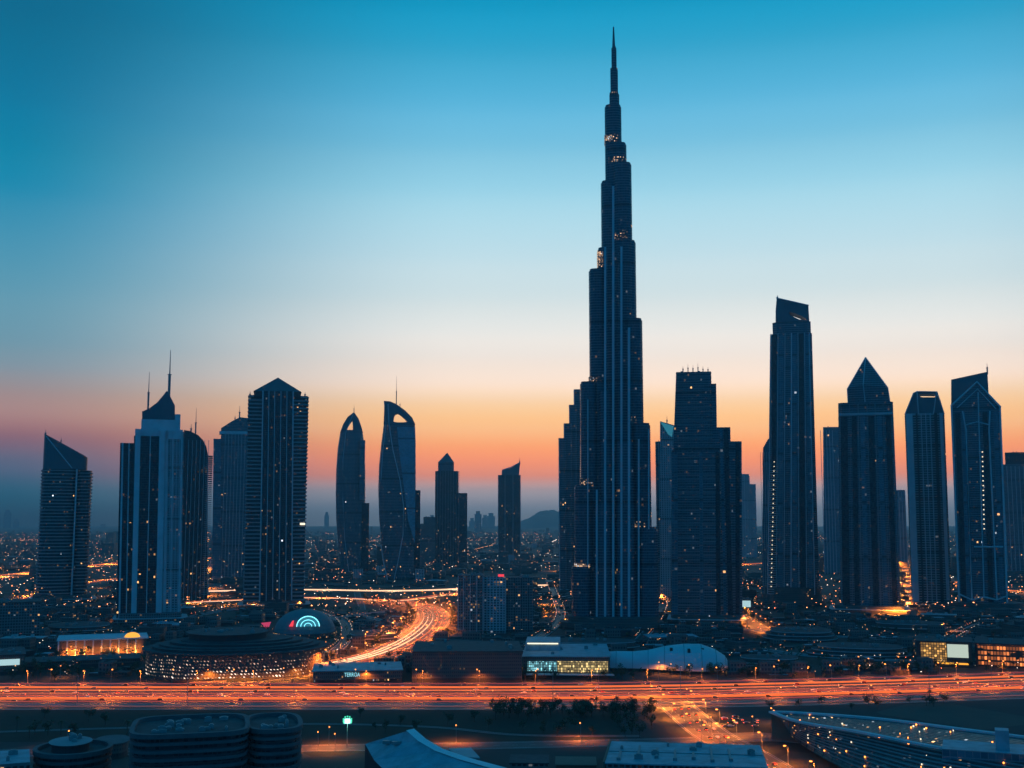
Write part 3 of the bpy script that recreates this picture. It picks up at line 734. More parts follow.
# --- the tallest tower
s = Site(613, 628); t = thing('skyscraper', 'tallest tower of the skyline, tapering in stepped tubes to a needle spire', 'skyscraper', s)
def btube(l, r, yt, y0, y1, yb=None, mat='burj', name='tube', e=3.2, nf=0):
    x0, x1 = s.x(l, yt, y0 + 8), s.x(r, yt, y0 + 8); z1 = s.z(yt, None, y0 + 2); z0 = 0.0 if yb is None else s.z(yb, None, y0 + 2) - 2; mb = MB()
    pl = superell(x0, x1, y0, y1, 28, e); mb.prism(pl, z0, z1 - 3.0); mb.prism(grow(pl, -1.2), z1 - 3.0, z1, 0, 1)
    o = mb.obj(name, [M[mat], M['crown']], t)
    q = MB(); w = (x1 - x0)
    for i in range(nf):
        x = x0 + w * (i + 0.5) / nf
        # fin stands proud of the curved front
        a_, b_ = (x1 - x0) / 2, (y1 - y0) / 2; yy = (y0 + y1) / 2 - b_ * (max(0.0, 1 - abs((x - (x0 + x1) / 2) / a_) ** e)) ** (1 / e)
        q.box(x - 0.55, x + 0.55, yy - 1.6, yy + 1.0, z0, z1 - 4)
    if nf: q.obj('fin', M['fin'], t)
    return o
def lit_floor(l, r, ya, yb, y0, y1, e=3.2):
    x0, x1 = s.x(l, yb, y0 + 8), s.x(r, yb, y0 + 8); mb = MB(); mb.prism(grow(superell(x0, x1, y0, y1, 28, e), 0.35), s.z(yb, None, y0 + 2), s.z(ya, None, y0 + 2) - 3.2); mb.obj('lit_floor', [M['setback'], M['roof']], t)
btube(604.5, 621.3, 104, 6, 34)
for l, r, yt, a, b in ((607, 626.5, 142, 4, 34), (613, 631.5, 162, -2, 30), (617, 635.8, 240, 2, 36), (621.5, 642.5, 318, -4, 36), (630, 650.5, 423, -8, 34), (637.5, 657.8, 527, -14, 32)):
    btube(l, r, yt, a, b)
for l, r, yt, a, b in ((600.7, 616, 180, 3, 36), (597.2, 611, 247, 6, 38), (588.5, 606, 268, -2, 36), (579.7, 598, 381, -7, 34), (574, 594, 485, -12, 30), (571, 592, 567, -18, 28)):
    btube(l, r, yt, a, b)
btube(604.5, 620.5, 250, -9, 20, nf=0); btube(599, 613.5, 390, -16, 18); btube(612.5, 629.5, 330, -14, 18); btube(594, 612, 500, -20, 14); btube(614, 634, 440, -20, 14)
for l, r, yt, yb in ((609.3, 619.2, 92, 104), (610.2, 617.8, 68, 92), (611.3, 616.4, 46, 68)): btube(l, r, yt, 10, 10 + (r - l) * 1.35, yb, 'burj', 'mast', 2.0, 0)
x, z0 = s.p(613.7, 46, 13); z1 = s.z(27, None, 13); sp = MB(); sp.tube([(x, 13, z0 - 9), (x, 13, z0 + (z1 - z0) * 0.35), (x, 13, z1)], 2.6, 8, 0, 0.9); sp.obj('spire', M['crown'], t)
lit_floor(609.8, 618.2, 90, 93.5, 10, 22, 2.0); lit_floor(610.4, 617.4, 66, 69, 11, 20, 2.0)
for l, r, ya, yb, a, b in ((613, 631.5, 228, 240, -2, 30), (607, 626.5, 155, 162, 4, 34), (604.5, 621.3, 132, 142, 6, 34), (597.2, 611, 249, 267, 6, 38), (617, 635.8, 306, 318, 2, 36), (621.5, 642.5, 414, 423, -4, 36), (630, 650.5, 519, 527, -8, 34), (579.7, 598, 476, 485, -7, 34), (574, 594, 561, 567, -12, 30), (588.5, 606, 374, 381, -2, 36)):
    lit_floor(l, r, ya, yb, a, b)
for px, yt, w, yy in ((597, 490, 2.6, -19), (605.2, 250, 3.0, -17), (613.2, 190, 3.2, -17), (621.3, 250, 3.0, -17), (628.8, 330, 3.4, -17), (638.5, 440, 2.4, -13), (588, 400, 1.6, -9), (648.5, 430, 1.6, -10)): lean_fin(s, t, px, px, yt, w, yy, 3.4, 'fin', 'fin')
M['edge'] = glow('warm_edge_light', (1.0, 0.72, 0.48), 0.75)
for px, ya, yb_, yy in ((580.6, 388, 484, 8), (575.0, 488, 566, 4), (643.6, 424, 526, 10), (597.6, 250, 268, 10), (636.2, 300, 318, 14)):
    f = MB(); n_ = int((yb_ - ya) / 2.2)
    for k in range(n_):
        a = s.p(px, ya + (yb_ - ya) * (k + .5) / n_, yy); f.box(a[0] - .45, a[0] + .45, yy - .45, yy + .45, a[1] - .8, a[1] + .8)
    f.obj('edge_light', M['edge'], t)
mb = MB(); mb.prism(superell(s.x(560), s.x(664), -52, 60, 40, 2.6), 0, 10); mb.prism(superell(s.x(568), s.x(660), -44, 55, 40, 2.6), 10, 17); mb.obj('podium', [M['lowrise'], M['roof']], t)

# --- stepped companion tower behind it
s = Site(570, 592); t = thing('tower', 'narrow stepped tower directly behind left flank of the tallest tower', 'tower', s)
for l, r, yt, a in ((559.2, 567, 438, 0), (564.5, 573, 423, 8), (570, 578, 404, 16), (575, 584, 388, 24)):
    body(t, s, l, r, yt, a, a + 46, 'glass_a', name='stage', shape='cham', c=3)
    fins(t, [s.x(l) + 1.4], a, 0, s.z(yt), 1.4, 1.0)

# --- towers right of the tallest tower
s = Site(667, 600); t = thing('tower', 'tower with a slanted cyan glass top right of the tallest tower', 'tower', s)
body(t, s, 657.5, 663, 441, 10, 60, 'glass_a', name='side_wing')
mb = MB(); mb.extr(s.poly([(660, 600), (678, 600), (678, 426), (674, 425), (660, 421)]), 4, 56); mb.obj('tower_body', [M['flats'], M['crown']], t)
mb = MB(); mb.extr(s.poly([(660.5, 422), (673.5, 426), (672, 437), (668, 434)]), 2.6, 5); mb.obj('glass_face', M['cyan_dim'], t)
mull(t, [s.x(661) + 4.5 * i for i in range(7)], 4, 0, s.z(440), 0.9, 0.9, 'slab'); antenna(t, s, 667, 423, 416, 0.7)
s = Site(705, 624); t = thing('tower', 'massive dark stepped office tower with antennas right of the tallest tower', 'tower', s)
o, pl, zl = body(t, s, 671, 722, 450, 0, 60, 'glass_a', taper=(671.5, 720.5), shape='cham', c=4)
o, pu, zu = body(t, s, 676, 713, 371, 6, 54, 'glass_a', taper=(676, 711), name='upper_stage', zb=zl)
body(t, s, 706, 720, 383, 10, 56, 'glass_a', name='upper_wing', taper=(704, 716.3)); body(t, s, 716, 733.5, 427, 8, 62, 'glass_a', name='middle_wing', taper=(708, 730.5)); body(t, s, 728, 742.8, 441, 14, 66, 'glass_a', name='side_wing', taper=(728, 742))
slabs(pl, 6, zl, 6.5, 0.5, 1.3, 'band', t); slabs(pu, zl + 4, zu, 6.5, 0.5, 1.3, 'band', t, 'upper_cladding')
for a, b, w, mt in ((675, 674.5, 9, 'glass_c'), (718.5, 717.5, 6, 'unlit'), (702, 701, 5, 'glass_c')): lean_fin(s, t, a, b, 452, w, 0, 0.9, mt, 'glass_bay')
for a, b, w, mt in ((731, 726, 7, 'unlit'), (725.5, 721, 4, 'glass_c')): lean_fin(s, t, a, b, 428, w, 8, 0.6, mt, 'glass_bay')
lean_fin(s, t, 738, 738, 443, 6, 14, 0.6, 'unlit', 'glass_bay')
plant(t, s.x(680, 371), s.x(708, 371), 12, 48, zu, 8, 3)
for px, y1 in ((683, 366), (688, 364), (693, 365), (698, 363), (703, 366), (708, 367)): antenna(t, s, px, 371, y1, 0.5, 20)
podium(t, s.x(668), s.x(746), -16, 70, 13, 'lowrise')
s = Site(750, 558); t = thing('tower', 'pale residential tower with lit windows in gap beside the stepped office tower', 'tower', s)
body(t, s, 740, 751, 474, 0, 60, 'flats', name='tower_body'); body(t, s, 750, 757.5, 484, 6, 60, 'flats', name='side_wing')
mull(t, [s.x(741) + 10 * i for i in range(5)], 0, 0, s.z(476), 2.0, 1.6, 'slab'); plant(t, s.x(742), s.x(750), 10, 40, s.z(474), 3, 4)

# --- very tall slanted tower with slot in crown
s = Site(795, 606); t = thing('tower', 'second tallest tower, slender with a slanted crown and leaf shaped slot', 'tower', s)
o, pl, zt = body(t, s, 767, 820, 333, 0, 58, 'glass_a', taper=(770, 812), shape='cham', c=9)
X0, X1 = s.x(772.5, 330), s.x(811, 330)
mb = MB(); mb.prism(chamf(X0, X1, 5, 52, 7), zt, s.z(321)); mb.obj('upper_stage', [M['glass_a'], M['crown']], t)
outer = s.poly([(775.5, 321), (775.5, 310), (776.5, 297.5), (785, 298.5), (797, 301.5), (808.5, 304.8), (809, 313), (809.5, 321)])
inner = s.poly([(790, 314), (789.5, 312.5), (789, 311), (794, 312.2), (800, 314.5), (805, 317), (807, 319.5), (799, 318.5)])
mb = MB(); mb.holed(outer, inner, 9, 46); mb.obj('crown', M['crown'], t)
f = MB(); f.tube([(s.p(776, 297)[0], 8, s.p(776, 297)[1]), (s.p(809, 304.5)[0], 8, s.p(809, 304.5)[1])], 1.0, 5); f.obj('crown_rib', M['fin'], t)
antenna(t, s, 777.5, 298, 295, 0.7)
for a, b, w in ((767.5, 771, 1.3), (776, 778, 1.0), (784, 785, 1.0), (791, 791.5, 2.0), (799, 798, 1.0), (807, 804.5, 1.0), (815, 809, 1.6)): lean_fin(s, t, a, b, 333, w, 0, 1.3, 'fin', 'fin')
for a, b, w, mt in ((773.5, 774.5, 8, 'unlit'), (780, 781, 9, 'glass_c'), (795, 794, 8, 'glass_c'), (803, 801, 9, 'unlit'), (811.5, 807.5, 7, 'glass_c')): lean_fin(s, t, a, b, 334, w, 0, 0.5, mt, 'glass_bay')
mb = MB(); z = 8
while z < s.z(470):
    k = z / zt; xx = s.x(772) + (s.x(776, 333) - s.x(772)) * k; mb.prism(superell(xx - 7, xx + 8, -4.5, 6, 12, 2), z, z + 1.0, 0, 0, True); z += 4.0
mb.obj('balcony_cladding', M['fin'], t)
f = MB()
for k in range(28):
    a = s.p(774.2 - k * .11, 462 + k * 4.6); f.box(a[0] - .8, a[0] + .8, -6.2, -5.0, a[1] - .6, a[1] + .6)
f.obj('balcony_lamp', M['line'], t)
mb = MB(); mb.prism(superell(s.x(757), s.x(826), -26, 70, 36, 2.4), 0, 9); mb.prism(superell(s.x(761), s.x(823), -16, 66, 36, 2.4), 9, 20); mb.prism(superell(s.x(764), s.x(822), -8, 62, 36, 2.8), 20, 32); mb.obj('podium', [M['lowrise'], M['roof']], t)
s = Site(767, 596); t = thing('tower', 'low slant topped tower behind left edge of the second tallest tower', 'tower', s)
mb = MB(); mb.extr(s.poly([(762, 596), (776, 596), (776, 436), (768, 439), (763, 448)]), 0, 44); mb.obj('tower_body', [M['glass_c'], M['crown']], t); mull(t, [s.x(764) + 4 * i for i in range(5)], 0, 0, s.z(452), 0.8, 0.8)
s = Site(831, 574); t = thing('tower', 'teal tower behind left edge of the diamond topped tower', 'tower', s)
body(t, s, 824, 842, 427, 0, 60, 'glass_c', taper=(823, 841)); plant(t, s.x(825, 427), s.x(838, 427), 8, 40, s.z(427), 5, 8); mull(t, [s.x(825) + 8 * i for i in range(5)], 0, 0, s.z(430), 1.4, 1.0)
s = Site(805, 572); t = thing('block', 'low lit block between the second tallest and the diamond topped towers', 'building', s)
body(t, s, 814, 832, 558, 0, 30, 'busy', name='block_body')

# --- diamond-topped tower
s = Site(870, 613); t = thing('tower', 'broad dark tower crowned by a faceted diamond of glass', 'tower', s)
o, pl, zt = body(t, s, 841, 901.5, 402, 0, 60, 'glass_a', taper=(838, 893), shape='cham', c=6)
for a, b, w in ((842, 839.5, 1.6), (853, 849.5, 1.0), (862, 858, 2.0), (872, 867, 1.0), (881, 875, 2.0), (890, 883, 1.0), (900, 892, 1.6)): lean_fin(s, t, a, b, 404, w * .8, 0, 1.0, 'band', 'fin')
for a, b, w, mt in ((846.5, 844, 11, 'unlit'), (857.5, 854, 8, 'unlit'), (867, 862.5, 7, 'glass_c'), (876.5, 871, 9, 'unlit'), (886, 879.5, 7, 'glass_c'), (895.5, 888, 8, 'unlit')): lean_fin(s, t, a, b, 416, w, 0, 0.5, mt, 'glass_bay')
mb = MB(); mb.box(s.x(838.5, 412), s.x(893, 412), -1.6, 61, s.z(415), s.z(412.6)); mb.obj('belt', M['slab'], t)
c0, c1 = s.x(848, 402), s.x(890, 402); zc = s.z(388); pk = s.p(865.5, 357.5, 28)
A = [(c0, 6), (c1, 6), (c1, 54), (c0, 54)]; mid = (c0 + c1) / 2
base = [(c0, 6, zt), (mid - 6, 3, zt), (c1, 6, zt), (c1 + 1, 30, zt), (c1, 54, zt), (mid, 57, zt), (c0, 54, zt), (c0 - 1, 30, zt)]
ring2 = [(c0 - .5, 4, zc), (mid - 8, 1, s.z(384)), (c1 - 2.5, 4, zc), (c1 - 2.5, 30, zc), (c1 - 2.5, 54, zc), (mid, 57, zc), (c0 - .5, 54, zc), (c0 - .5, 30, zc)]
mb = MB()
for i in range(8):
    j = (i + 1) % 8; mb.face([base[i], base[j], ring2[j], ring2[i]]); mb.face([ring2[i], ring2[j], (pk[0], 26, pk[1])])
mb.obj('crown', [M['glass_a']], t)
f = MB()
for i in (0, 1, 2): f.tube([ring2[i], (pk[0], 26, pk[1])], 0.8, 5); f.tube([base[i], ring2[i]], 0.8, 5)
f.obj('crown_rib', M['fin'], t)
podium(t, s.x(830), s.x(910), -26, 70, 12, 'lowrise')
s = Site(900, 566); t = thing('tower', 'small distant block seen in gap right of the diamond topped tower', 'tower', s)
body(t, s, 894, 908, 490, 0, 60, 'glass_c'); mull(t, [s.x(895) + 10 * i for i in range(5)], 0, 0, s.z(492), 1.5, 1.2)

# --- chamfered tower with lit slot
s = Site(932, 607); t = thing('tower', 'pale edged tower with chamfered shoulders and an open slot at its top', 'tower', s)
zt = s.z(414); body(t, s, 912, 952, 414, 0, 54, 'glass_d', taper=(904.5, 944.5), shape='cham', c=7)
X = [s.x(904.5, 414), s.x(944.5, 414)]
outer = s.poly([(904.5, 414), (908, 405), (913.5, 393), (917, 391), (927, 391), (937, 391.2), (940.5, 400), (944.5, 414), (935, 414), (915, 414)])
inner = s.poly([(920, 396.5), (919, 395.5), (919, 394.2), (921, 393.4), (926, 393.4), (934.5, 393.6), (935, 395), (935.5, 397), (930, 397), (923, 397)])
mb = MB(); mb.holed(outer, inner, 4, 50); mb.obj('crown', M['crown'], t)
f = MB()
for pth in ([(905, 414), (913.5, 393), (917, 391.3), (937, 391.5), (944.3, 414)], [(917, 391.5), (918.5, 414)], [(936.5, 391.5), (933.5, 414)], [(905, 414), (944.3, 414)]): f.tube([(s.p(*q)[0], 3.2, s.p(*q)[1]) for q in pth], 1.0, 5)
f.obj('crown_rib', M['pale'], t)
for a, b, w, mt in ((916, 909, 11.0, 'pale'), (923.5, 916.5, 3.0, 'dark'), (928, 921, 1.6, 'fin'), (932.5, 925.5, 1.6, 'fin'), (937, 930, 1.6, 'fin'), (942.5, 935.5, 5.0, 'dark'), (948.5, 941, 5.5, 'pale')): lean_fin(s, t, a, b, 413, w, 0, 1.8, mt, 'pilaster')
podium(t, s.x(906), s.x(956), -16, 60, 8)

# --- gabled tower
s = Site(983, 611); t = thing('tower', 'gabled tower with pale frame lines and a slanted slab rising behind its gable', 'tower', s)
mb = MB(); mb.extr(s.poly([(959, 611), (1008, 611), (1000.3, 407), (977, 382.5), (951.5, 405)]), 0, 54); mb.obj('tower_body', [M['glass_a'], M['crown']], t)
mb = MB(); mb.extr(s.poly([(950.8, 405), (950.8, 378), (987.5, 370), (989, 395), (978, 386)]), 24, 60); mb.obj('parapet', M['crown'], t)
for pth, r in (([(951, 406), (977, 382), (1000.8, 407.5)], 1.8), ([(957, 408), (977.5, 389), (996, 409)], 1.0), ([(959.5, 611), (951.5, 406)], 1.6), ([(1007.5, 611), (1000, 407)], 1.6), ([(972, 600), (966, 430), (962.5, 411)], 1.2), ([(997, 600), (989, 430), (990, 411)], 1.2), ([(984, 598), (978, 392)], 1.0), ([(959, 594), (972, 600), (984, 597), (997, 600), (1007, 596)], 1.4), ([(974, 547), (1003, 547)], 1.4), ([(966, 425), (977, 422), (990, 425)], 1.0)):
    f = MB(); f.tube([(s.p(*q)[0], -0.8, s.p(*q)[1]) for q in pth], r, 5); f.obj('frame_rib', M['pale'], t)
for a, b, w, mt in ((964.5, 957.5, 8, 'unlit'), (969, 963, 6, 'glass_c'), (991.5, 985, 8, 'unlit'), (1003, 995.5, 7, 'glass_c')): lean_fin(s, t, a, b, 412, w, 0, 0.4, mt, 'glass_bay')
f = MB()
for k in range(17):
    y = 452 + k * 4.8; a = s.p(982.4 + k * 0.11, y); f.box(a[0] - .9, a[0] + .9, -0.5, 0.5, a[1] - .8, a[1] + .8)
f.obj('lit_stair_window', M['line'], t)
antenna(t, s, 987.3, 371, 363, 0.8, 40)
mb = MB(); mb.prism(superell(s.x(930), s.x(1040), -60, 60, 40, 2.4), 0, 7); mb.prism(superell(s.x(945), s.x(1024), -30, 60, 40, 2.4), 7, 14); mb.obj('podium', [M['lowrise'], M['roof']], t)

# --- rightmost tower
s = Site(1024, 578); t = thing('tower', 'dark tower cut by right edge of the picture', 'tower', s)
body(t, s, 1003, 1050, 464, 0, 60, 'glass_a', name='tower_body'); body(t, s, 1011, 1046, 452, 6, 54, 'glass_b', name='upper_stage')
mull(t, [s.x(1004) + 10 * i for i in range(12)], 0, 0, s.z(466), 1.4, 1.2); plant(t, s.x(1012, 452), s.x(1040, 452), 10, 40, s.z(452), 5, 9)

# --- hazy far towers
FAR = [(7, 528, 4, 510, 'faint far tower at left edge of the picture, tallest there'), (16, 528, 3, 519, 'faint far low tower right of the one at left edge'), (326.5, 528, 2.4, 512, 'lone faint needle tower far off between hip roofed and bullet towers'),
       (472, 528, 3, 518, 'faint far tower first in hazy cluster left of the lone square tower'), (478, 532, 3.5, 511, 'tallest faint tower in the hazy cluster by lone square tower'), (485, 528, 3, 515, 'faint far tower in middle of the hazy cluster'), (491, 528, 4, 513, 'faint broad far tower nearest the lone square tower'), (103, 528, 4, 524, 'faint far block between leftmost tower and the spired tower'),
       (432, 528, 3, 515, 'faint far tower just left of the pyramid topped tower'), (752, 528, 3, 512, 'faint far tower behind pale residential tower')]
for px, by, w, yt, lb in FAR:
    s = Site(px, by); t = thing('distant_tower', lb, 'tower', s, group='hazy towers on the horizon')
    body(t, s, px - w, px + w, yt + 3, 0, 120, 'glass_c', shape='cham', c=12); a, b = s.x(px - w * .6), s.x(px + w * .6); mb = MB(); mb.box(a, b, 20, 90, s.z(yt + 3), s.z(yt)); mb.obj('upper_stage', M['glass_c'], t)

# ------------------------------------------------------------------ slab block in the middle
s = Site(496, 634); t = thing('apartment_block', 'three part slab block in front of the tallest tower, red sign on roof', 'apartment block', s)
for a, b, yt, y0, mt in ((457.5, 483.5, 575, 0, 'office'), (483, 506, 577, 7, 'flats'), (505.5, 534, 578, 16, 'office')):
    body(t, s, a, b, yt, y0, y0 + 40, mt, name='block_section')
fins(t, [s.x(v) for v in (458, 463.5, 470, 476.5, 483)], 0, 0, s.z(576), 1.0, 0.9, 'slab', 'pilaster'); fins(t, [s.x(v) for v in (487, 505)], 7, 0, s.z(578), 1.0, 0.9, 'slab', 'pilaster'); fins(t, [s.x(v) for v in (508, 515, 522, 529)], 16, 0, s.z(579), 0.8, 0.7, 'dark', 'pilaster')
plant(t, s.x(460), s.x(480), 8, 34, s.z(575), 6, 2); plant(t, s.x(510), s.x(530), 20, 44, s.z(578), 5, 5)
f = MB(); f.box(s.x(498), s.x(504), 8, 9, s.z(577), s.z(574.6)); f.obj('neon_sign', M['red'], t)

# ------------------------------------------------------------------ round mall
def dot_facade():
    m, t, b = new_mat('dot_window_facade')
    u, v, _ = t.sep(t.n('ShaderNodeTexCoord').outputs['UV'])
    wob = t.noise(t.comb(t.m('MULTIPLY', u, 0.03), t.m('MULTIPLY', v, 0.08)), 1.0, 3.0)
    a = t.m('DIVIDE', t.m('ADD', t.m('ADD', u, t.m('MULTIPLY', v, 0.9)), t.m('MULTIPLY', wob, 5.0)), 3.4); c = t.m('ADD', t.m('DIVIDE', v, 3.2), t.m('MULTIPLY', wob, 1.6))
    du, dv = t.m('SUBTRACT', t.m('FRACT', a), 0.5), t.m('SUBTRACT', t.m('FRACT', c), 0.5)
    dist = t.m('SQRT', t.m('ADD', t.m('MULTIPLY', du, du), t.m('MULTIPLY', dv, dv)))
    w = t.white(t.comb(t.m('FLOOR', a), t.m('FLOOR', c), 3.0))
    up = t.m('SUBTRACT', 1.0, t.m('DIVIDE', v, 26.0))
    on = t.m('MULTIPLY', t.m('LESS_THAN', dist, t.m('ADD', 0.10, t.m('MULTIPLY', w, 0.16))), t.m('LESS_THAN', w, t.m('ADD', 0.25, t.m('MULTIPLY', up, 0.75))))
    b.inputs['Base Color'].default_value = (0.10, 0.09, 0.08, 1); b.inputs['Roughness'].default_value = 0.5
    t.link(t.mix(w, (1.0, 0.55, 0.26), (1.0, 0.85, 0.7)), b.inputs['Emission Color'])
    t.link(t.m('MULTIPLY', on, t.m('ADD', 0.25, t.m('MULTIPLY', t.m('POWER', w, 2.0), 3.6))), b.inputs['Emission Strength'])
    return m
M['dots'] = dot_facade()
s = Site(234, 681); t = thing('mall', 'round low mall ringed by dotted window lights under layered roof discs', 'mall', s)
x0, x1 = s.x(139), s.x(330); d = 150.0
Z1 = s.z(656)
mb = MB(); mb.prism(superell(x0, x1, 2, d, 72, 2.0), 0, Z1, 0, 1); mb.obj('facade', [M['dots'], M['roof']], t)
zz = Z1
for k, (ins, h) in enumerate(((-3, 1.6), (5, 2.4), (12, 1.6), (22, 2.2), (32, 1.6))):
    mb = MB(); mb.prism(superell(x0 + ins, x1 - ins, 2 + ins, d - ins, 72, 2.0), zz, zz + h, 0, 1, True); mb.obj('roof_ring', [M['roof'] if k % 2 == 0 else M['dark'], M['roof']], t); zz += h
mb = MB(); mb.prism(superell(s.x(184), s.x(268), 40, 125, 56, 2.0), zz, zz + 5, 0, 1, True); mb.prism(superell(s.x(181), s.x(270), 37, 128, 56, 2.0), zz + 5, zz + 6.2, 0, 1, True); mb.obj('roof_disc', [M['dark'], M['roof']], t)
plant(t, s.x(195), s.x(258), 55, 110, zz + 6.2, 9, 12)
mb = MB(); mb.box(s.x(173), s.x(262), -3, 3.5, 0.1, 2.6); mb.obj('canopy', M['dark'], t)

# ------------------------------------------------------------------ dome hall with neon arch
s = Site(305, 640); t = thing('dome_hall', 'low domed hall with a cyan neon arch behind the round mall', 'hall', s)
x0, x1 = s.x(273), s.x(336); dep = 95.0; rings = []
for k in range(9):
    a = k / 8 * math.pi / 2; q = math.cos(a); rings.append([(x, y, 7 + s.z(611) * 0.78 * math.sin(a)) for x, y in superell((x0 + x1) / 2 - (x1 - x0) / 2 * max(q, .03), (x0 + x1) / 2 + (x1 - x0) / 2 * max(q, .03), dep / 2 - dep / 2 * max(q, .03), dep / 2 + dep / 2 * max(q, .03), 40, 2.0)])
mb = MB(); mb.loft(rings, 0, 0); o = mb.obj('dome', [M['band'], M['band']], t)
mb = MB(); mb.prism(superell(x0 - 2, x1 + 2, -2, dep + 2, 40, 2.0), 0, 7); mb.obj('base', [M['busy'], M['roof']], t)
ac = s.p(308, 626.5, 2)
for rad, r in ((14, 0.42), (9, 0.3), (4.6, 0.26)):
    f = MB(); f.tube([(ac[0] + rad * math.cos(math.pi * k / 20), 2.0, ac[1] + rad * 0.9 * math.sin(math.pi * k / 20)) for k in range(21)], r * 1.5, 6); f.obj('neon_arch', M['cyan'], t)
f = MB(); f.extr([(ac[0] + 13.8 * math.cos(math.pi * k / 20), ac[1] + 12.4 * math.sin(math.pi * k / 20)) for k in range(21)], 2.5, 12); f.obj('arch_window', M['cyan_dim'], t)
f = MB(); f.extr(s.poly([(289, 626.5), (292.5, 621), (294, 621), (293, 626.5)], 3), 3, 10); f.obj('neon_sign', M['red'], t)
s2 = Site(266, 630); f = MB(); f.extr(s2.poly([(261, 623), (271, 622), (269, 627), (264, 627)]), 0, 2); f.box(-0.4, 0.4, 0.4, 1.4, 0, s2.z(626)); o = f.obj('neon_billboard', [M['pink']]); o.location = s2.o; o.rotation_euler = (0, 0, s2.rz); tag(o, 'pink neon billboard between round mall and domed hall', 'billboard')

# ------------------------------------------------------------------ orange-lit gate building at the left
s = Site(100, 655); t = thing('visitor_hall', 'low orange lit hall with glowing dome left of the round mall', 'hall', s)
mb = MB(); mb.prism(chamf(s.x(58), s.x(146), 0, 60, 3), 0, s.z(640)); mb.obj('hall_body', [M['brick'], M['roof']], t)
fins(t, [s.x(58) + 9 * i for i in range(10)], 0, 0, s.z(640), 1.6, 1.2, 'pale', 'pilaster')
a = s.p(132, 641, 20); rings = []
for k in range(7):
    q = k / 6 * math.pi / 2; rr = 8.5 * max(math.cos(q), .02); rings.append([(a[0] + rr * math.cos(2 * math.pi * i / 24), 12 + rr * math.sin(2 * math.pi * i / 24), s.z(640) + .9 + 5.5 * math.sin(q)) for i in range(24)])
mb = MB(); mb.loft(rings, 0, 0); mb.obj('dome', M['orange_dome'], t)
mb = MB(); mb.box(s.x(56), s.x(148), -1, 61, s.z(640), s.z(639)); mb.obj('cornice', M['pale'], t)
for k in range(8):
    x_ = s.x(64) + k * 10.6; f = MB(); f.box(x_ - .5, x_ + .5, -7.6, -6.8, 0, .8); up_ = f.obj('uplight', M['lamp_o'], t)
    l = bpy.data.lights.new('uplight_lamp', 'SPOT'); l.energy = (4000, 13000, 7000, 3000, 9000, 14000, 8000, 12000)[k]; l.color = (1.0, 0.33, 0.04); l.spot_size = R(120); l.spot_blend = .7; l.shadow_soft_size = .4
    q = bpy.data.objects.new('uplight_lamp', l); COL.objects.link(q); q.parent = up_; q.location = (x_, -6.4, 1.2); q.rotation_euler = (R(112), 0, 0)

# ------------------------------------------------------------------ buildings along the far side of the highway
def flat_building(name, label, cat, l, r, by, yt, depth, wall, roof, parts=(), seed=1):
    s = Site((l + r) / 2, by); t = thing(name, label, cat, s); h = s.z(yt)
    mb = MB(); mb.box(s.x(l), s.x(r), 0, depth, 0, h, 0, 1); mb.obj('wall', [M[wall], M[wall]], t)
    mb = MB(); mb.box(s.x(l) - 1, s.x(r) + 1, -1.2, depth + 1, h, h + 0.8); mb.obj('roof', M[roof], t)
    plant(t, s.x(l) + 6, s.x(r) - 6, 8, depth - 8, h + 0.8, 7, seed)
    return s, t, h
s, t, h = flat_building('showroom', 'long showroom with pale blue roof and cyan lettering beside the highway', 'showroom', 313, 402, 683, 671, 60, 'lowrise', 'tealrf', seed=21)
cu = bpy.data.curves.new('sign_lettering', 'FONT'); cu.body = 'TERROA'; cu.size = 5.2; cu.extrude = 0.15; cu.align_x = 'CENTER'; cu.align_y = 'CENTER'; cu.materials.append(M['cyan_soft'])
tmp = bpy.data.objects.new('lettering_curve', cu); COL.objects.link(tmp); me_ = bpy.data.meshes.new_from_object(tmp.evaluated_get(bpy.context.evaluated_depsgraph_get())); bpy.data.objects.remove(tmp, do_unlink=True)
o = bpy.data.objects.new('sign_lettering', me_); COL.objects.link(o); o.parent = t; o.location = (s.x(352), -1.4, s.z(674.6)); o.rotation_euler = (math.pi / 2, 0, 0); o.scale = (0.72, 1, 1)
f = MB(); f.box(s.x(318), s.x(398), -0.6, 0.4, s.z(681), s.z(679)); f.obj('shop_window', M['busy'], t)
flat_building('warehouse', 'dark grid fronted low block left of the lit shopping hall', 'building', 412, 522, 682, 652, 90, 'lowrise', 'roof', seed=22)
s, t, h = flat_building('shopping_hall', 'shopping hall with cyan and gold lit front under a blue roof', 'shop', 523, 610, 678, 657, 110, 'lowrise', 'tealrf', seed=23)
def shopfront(name, a, c, bw=1.6):
    return facade(name, a, (0.05, 0.05, 0.05), 2.4, bw, 0.22, 0.2, 3.0, 0.75, 0.3, c, 0.0)
M['shop_c'] = shopfront('cyan_shop_window', (0.05, 0.1, 0.1), (0.35, 0.9, 1.0)); M['shop_g'] = shopfront('gold_shop_window', (0.1, 0.08, 0.04), (1.0, 0.72, 0.28))
f = MB(); f.box(s.x(527), s.x(557), -0.6, 0.4, s.z(671), s.z(661.5)); f.obj('shop_window', M['shop_c'], t)
f = MB(); f.box(s.x(557.4), s.x(608), -0.6, 0.4, s.z(672), s.z(661.2)); f.obj('shop_window', M['shop_g'], t)
mb = MB(); mb.box(s.x(524), s.x(560), 42, 100, h + .9, h + 9); mb.obj('roof_block', M['tealrf'], t); f = MB(); zz = h + 7.6; f.box(s.x(526), s.x(558), 41, 42, zz, zz + 1.0); f.obj('roof_lamp', M['line'], t)
f = MB(); f.box(s.x(520), s.x(614), -9, -1.3, 3.5, 4.3); f.obj('canopy', M['pale'], t)
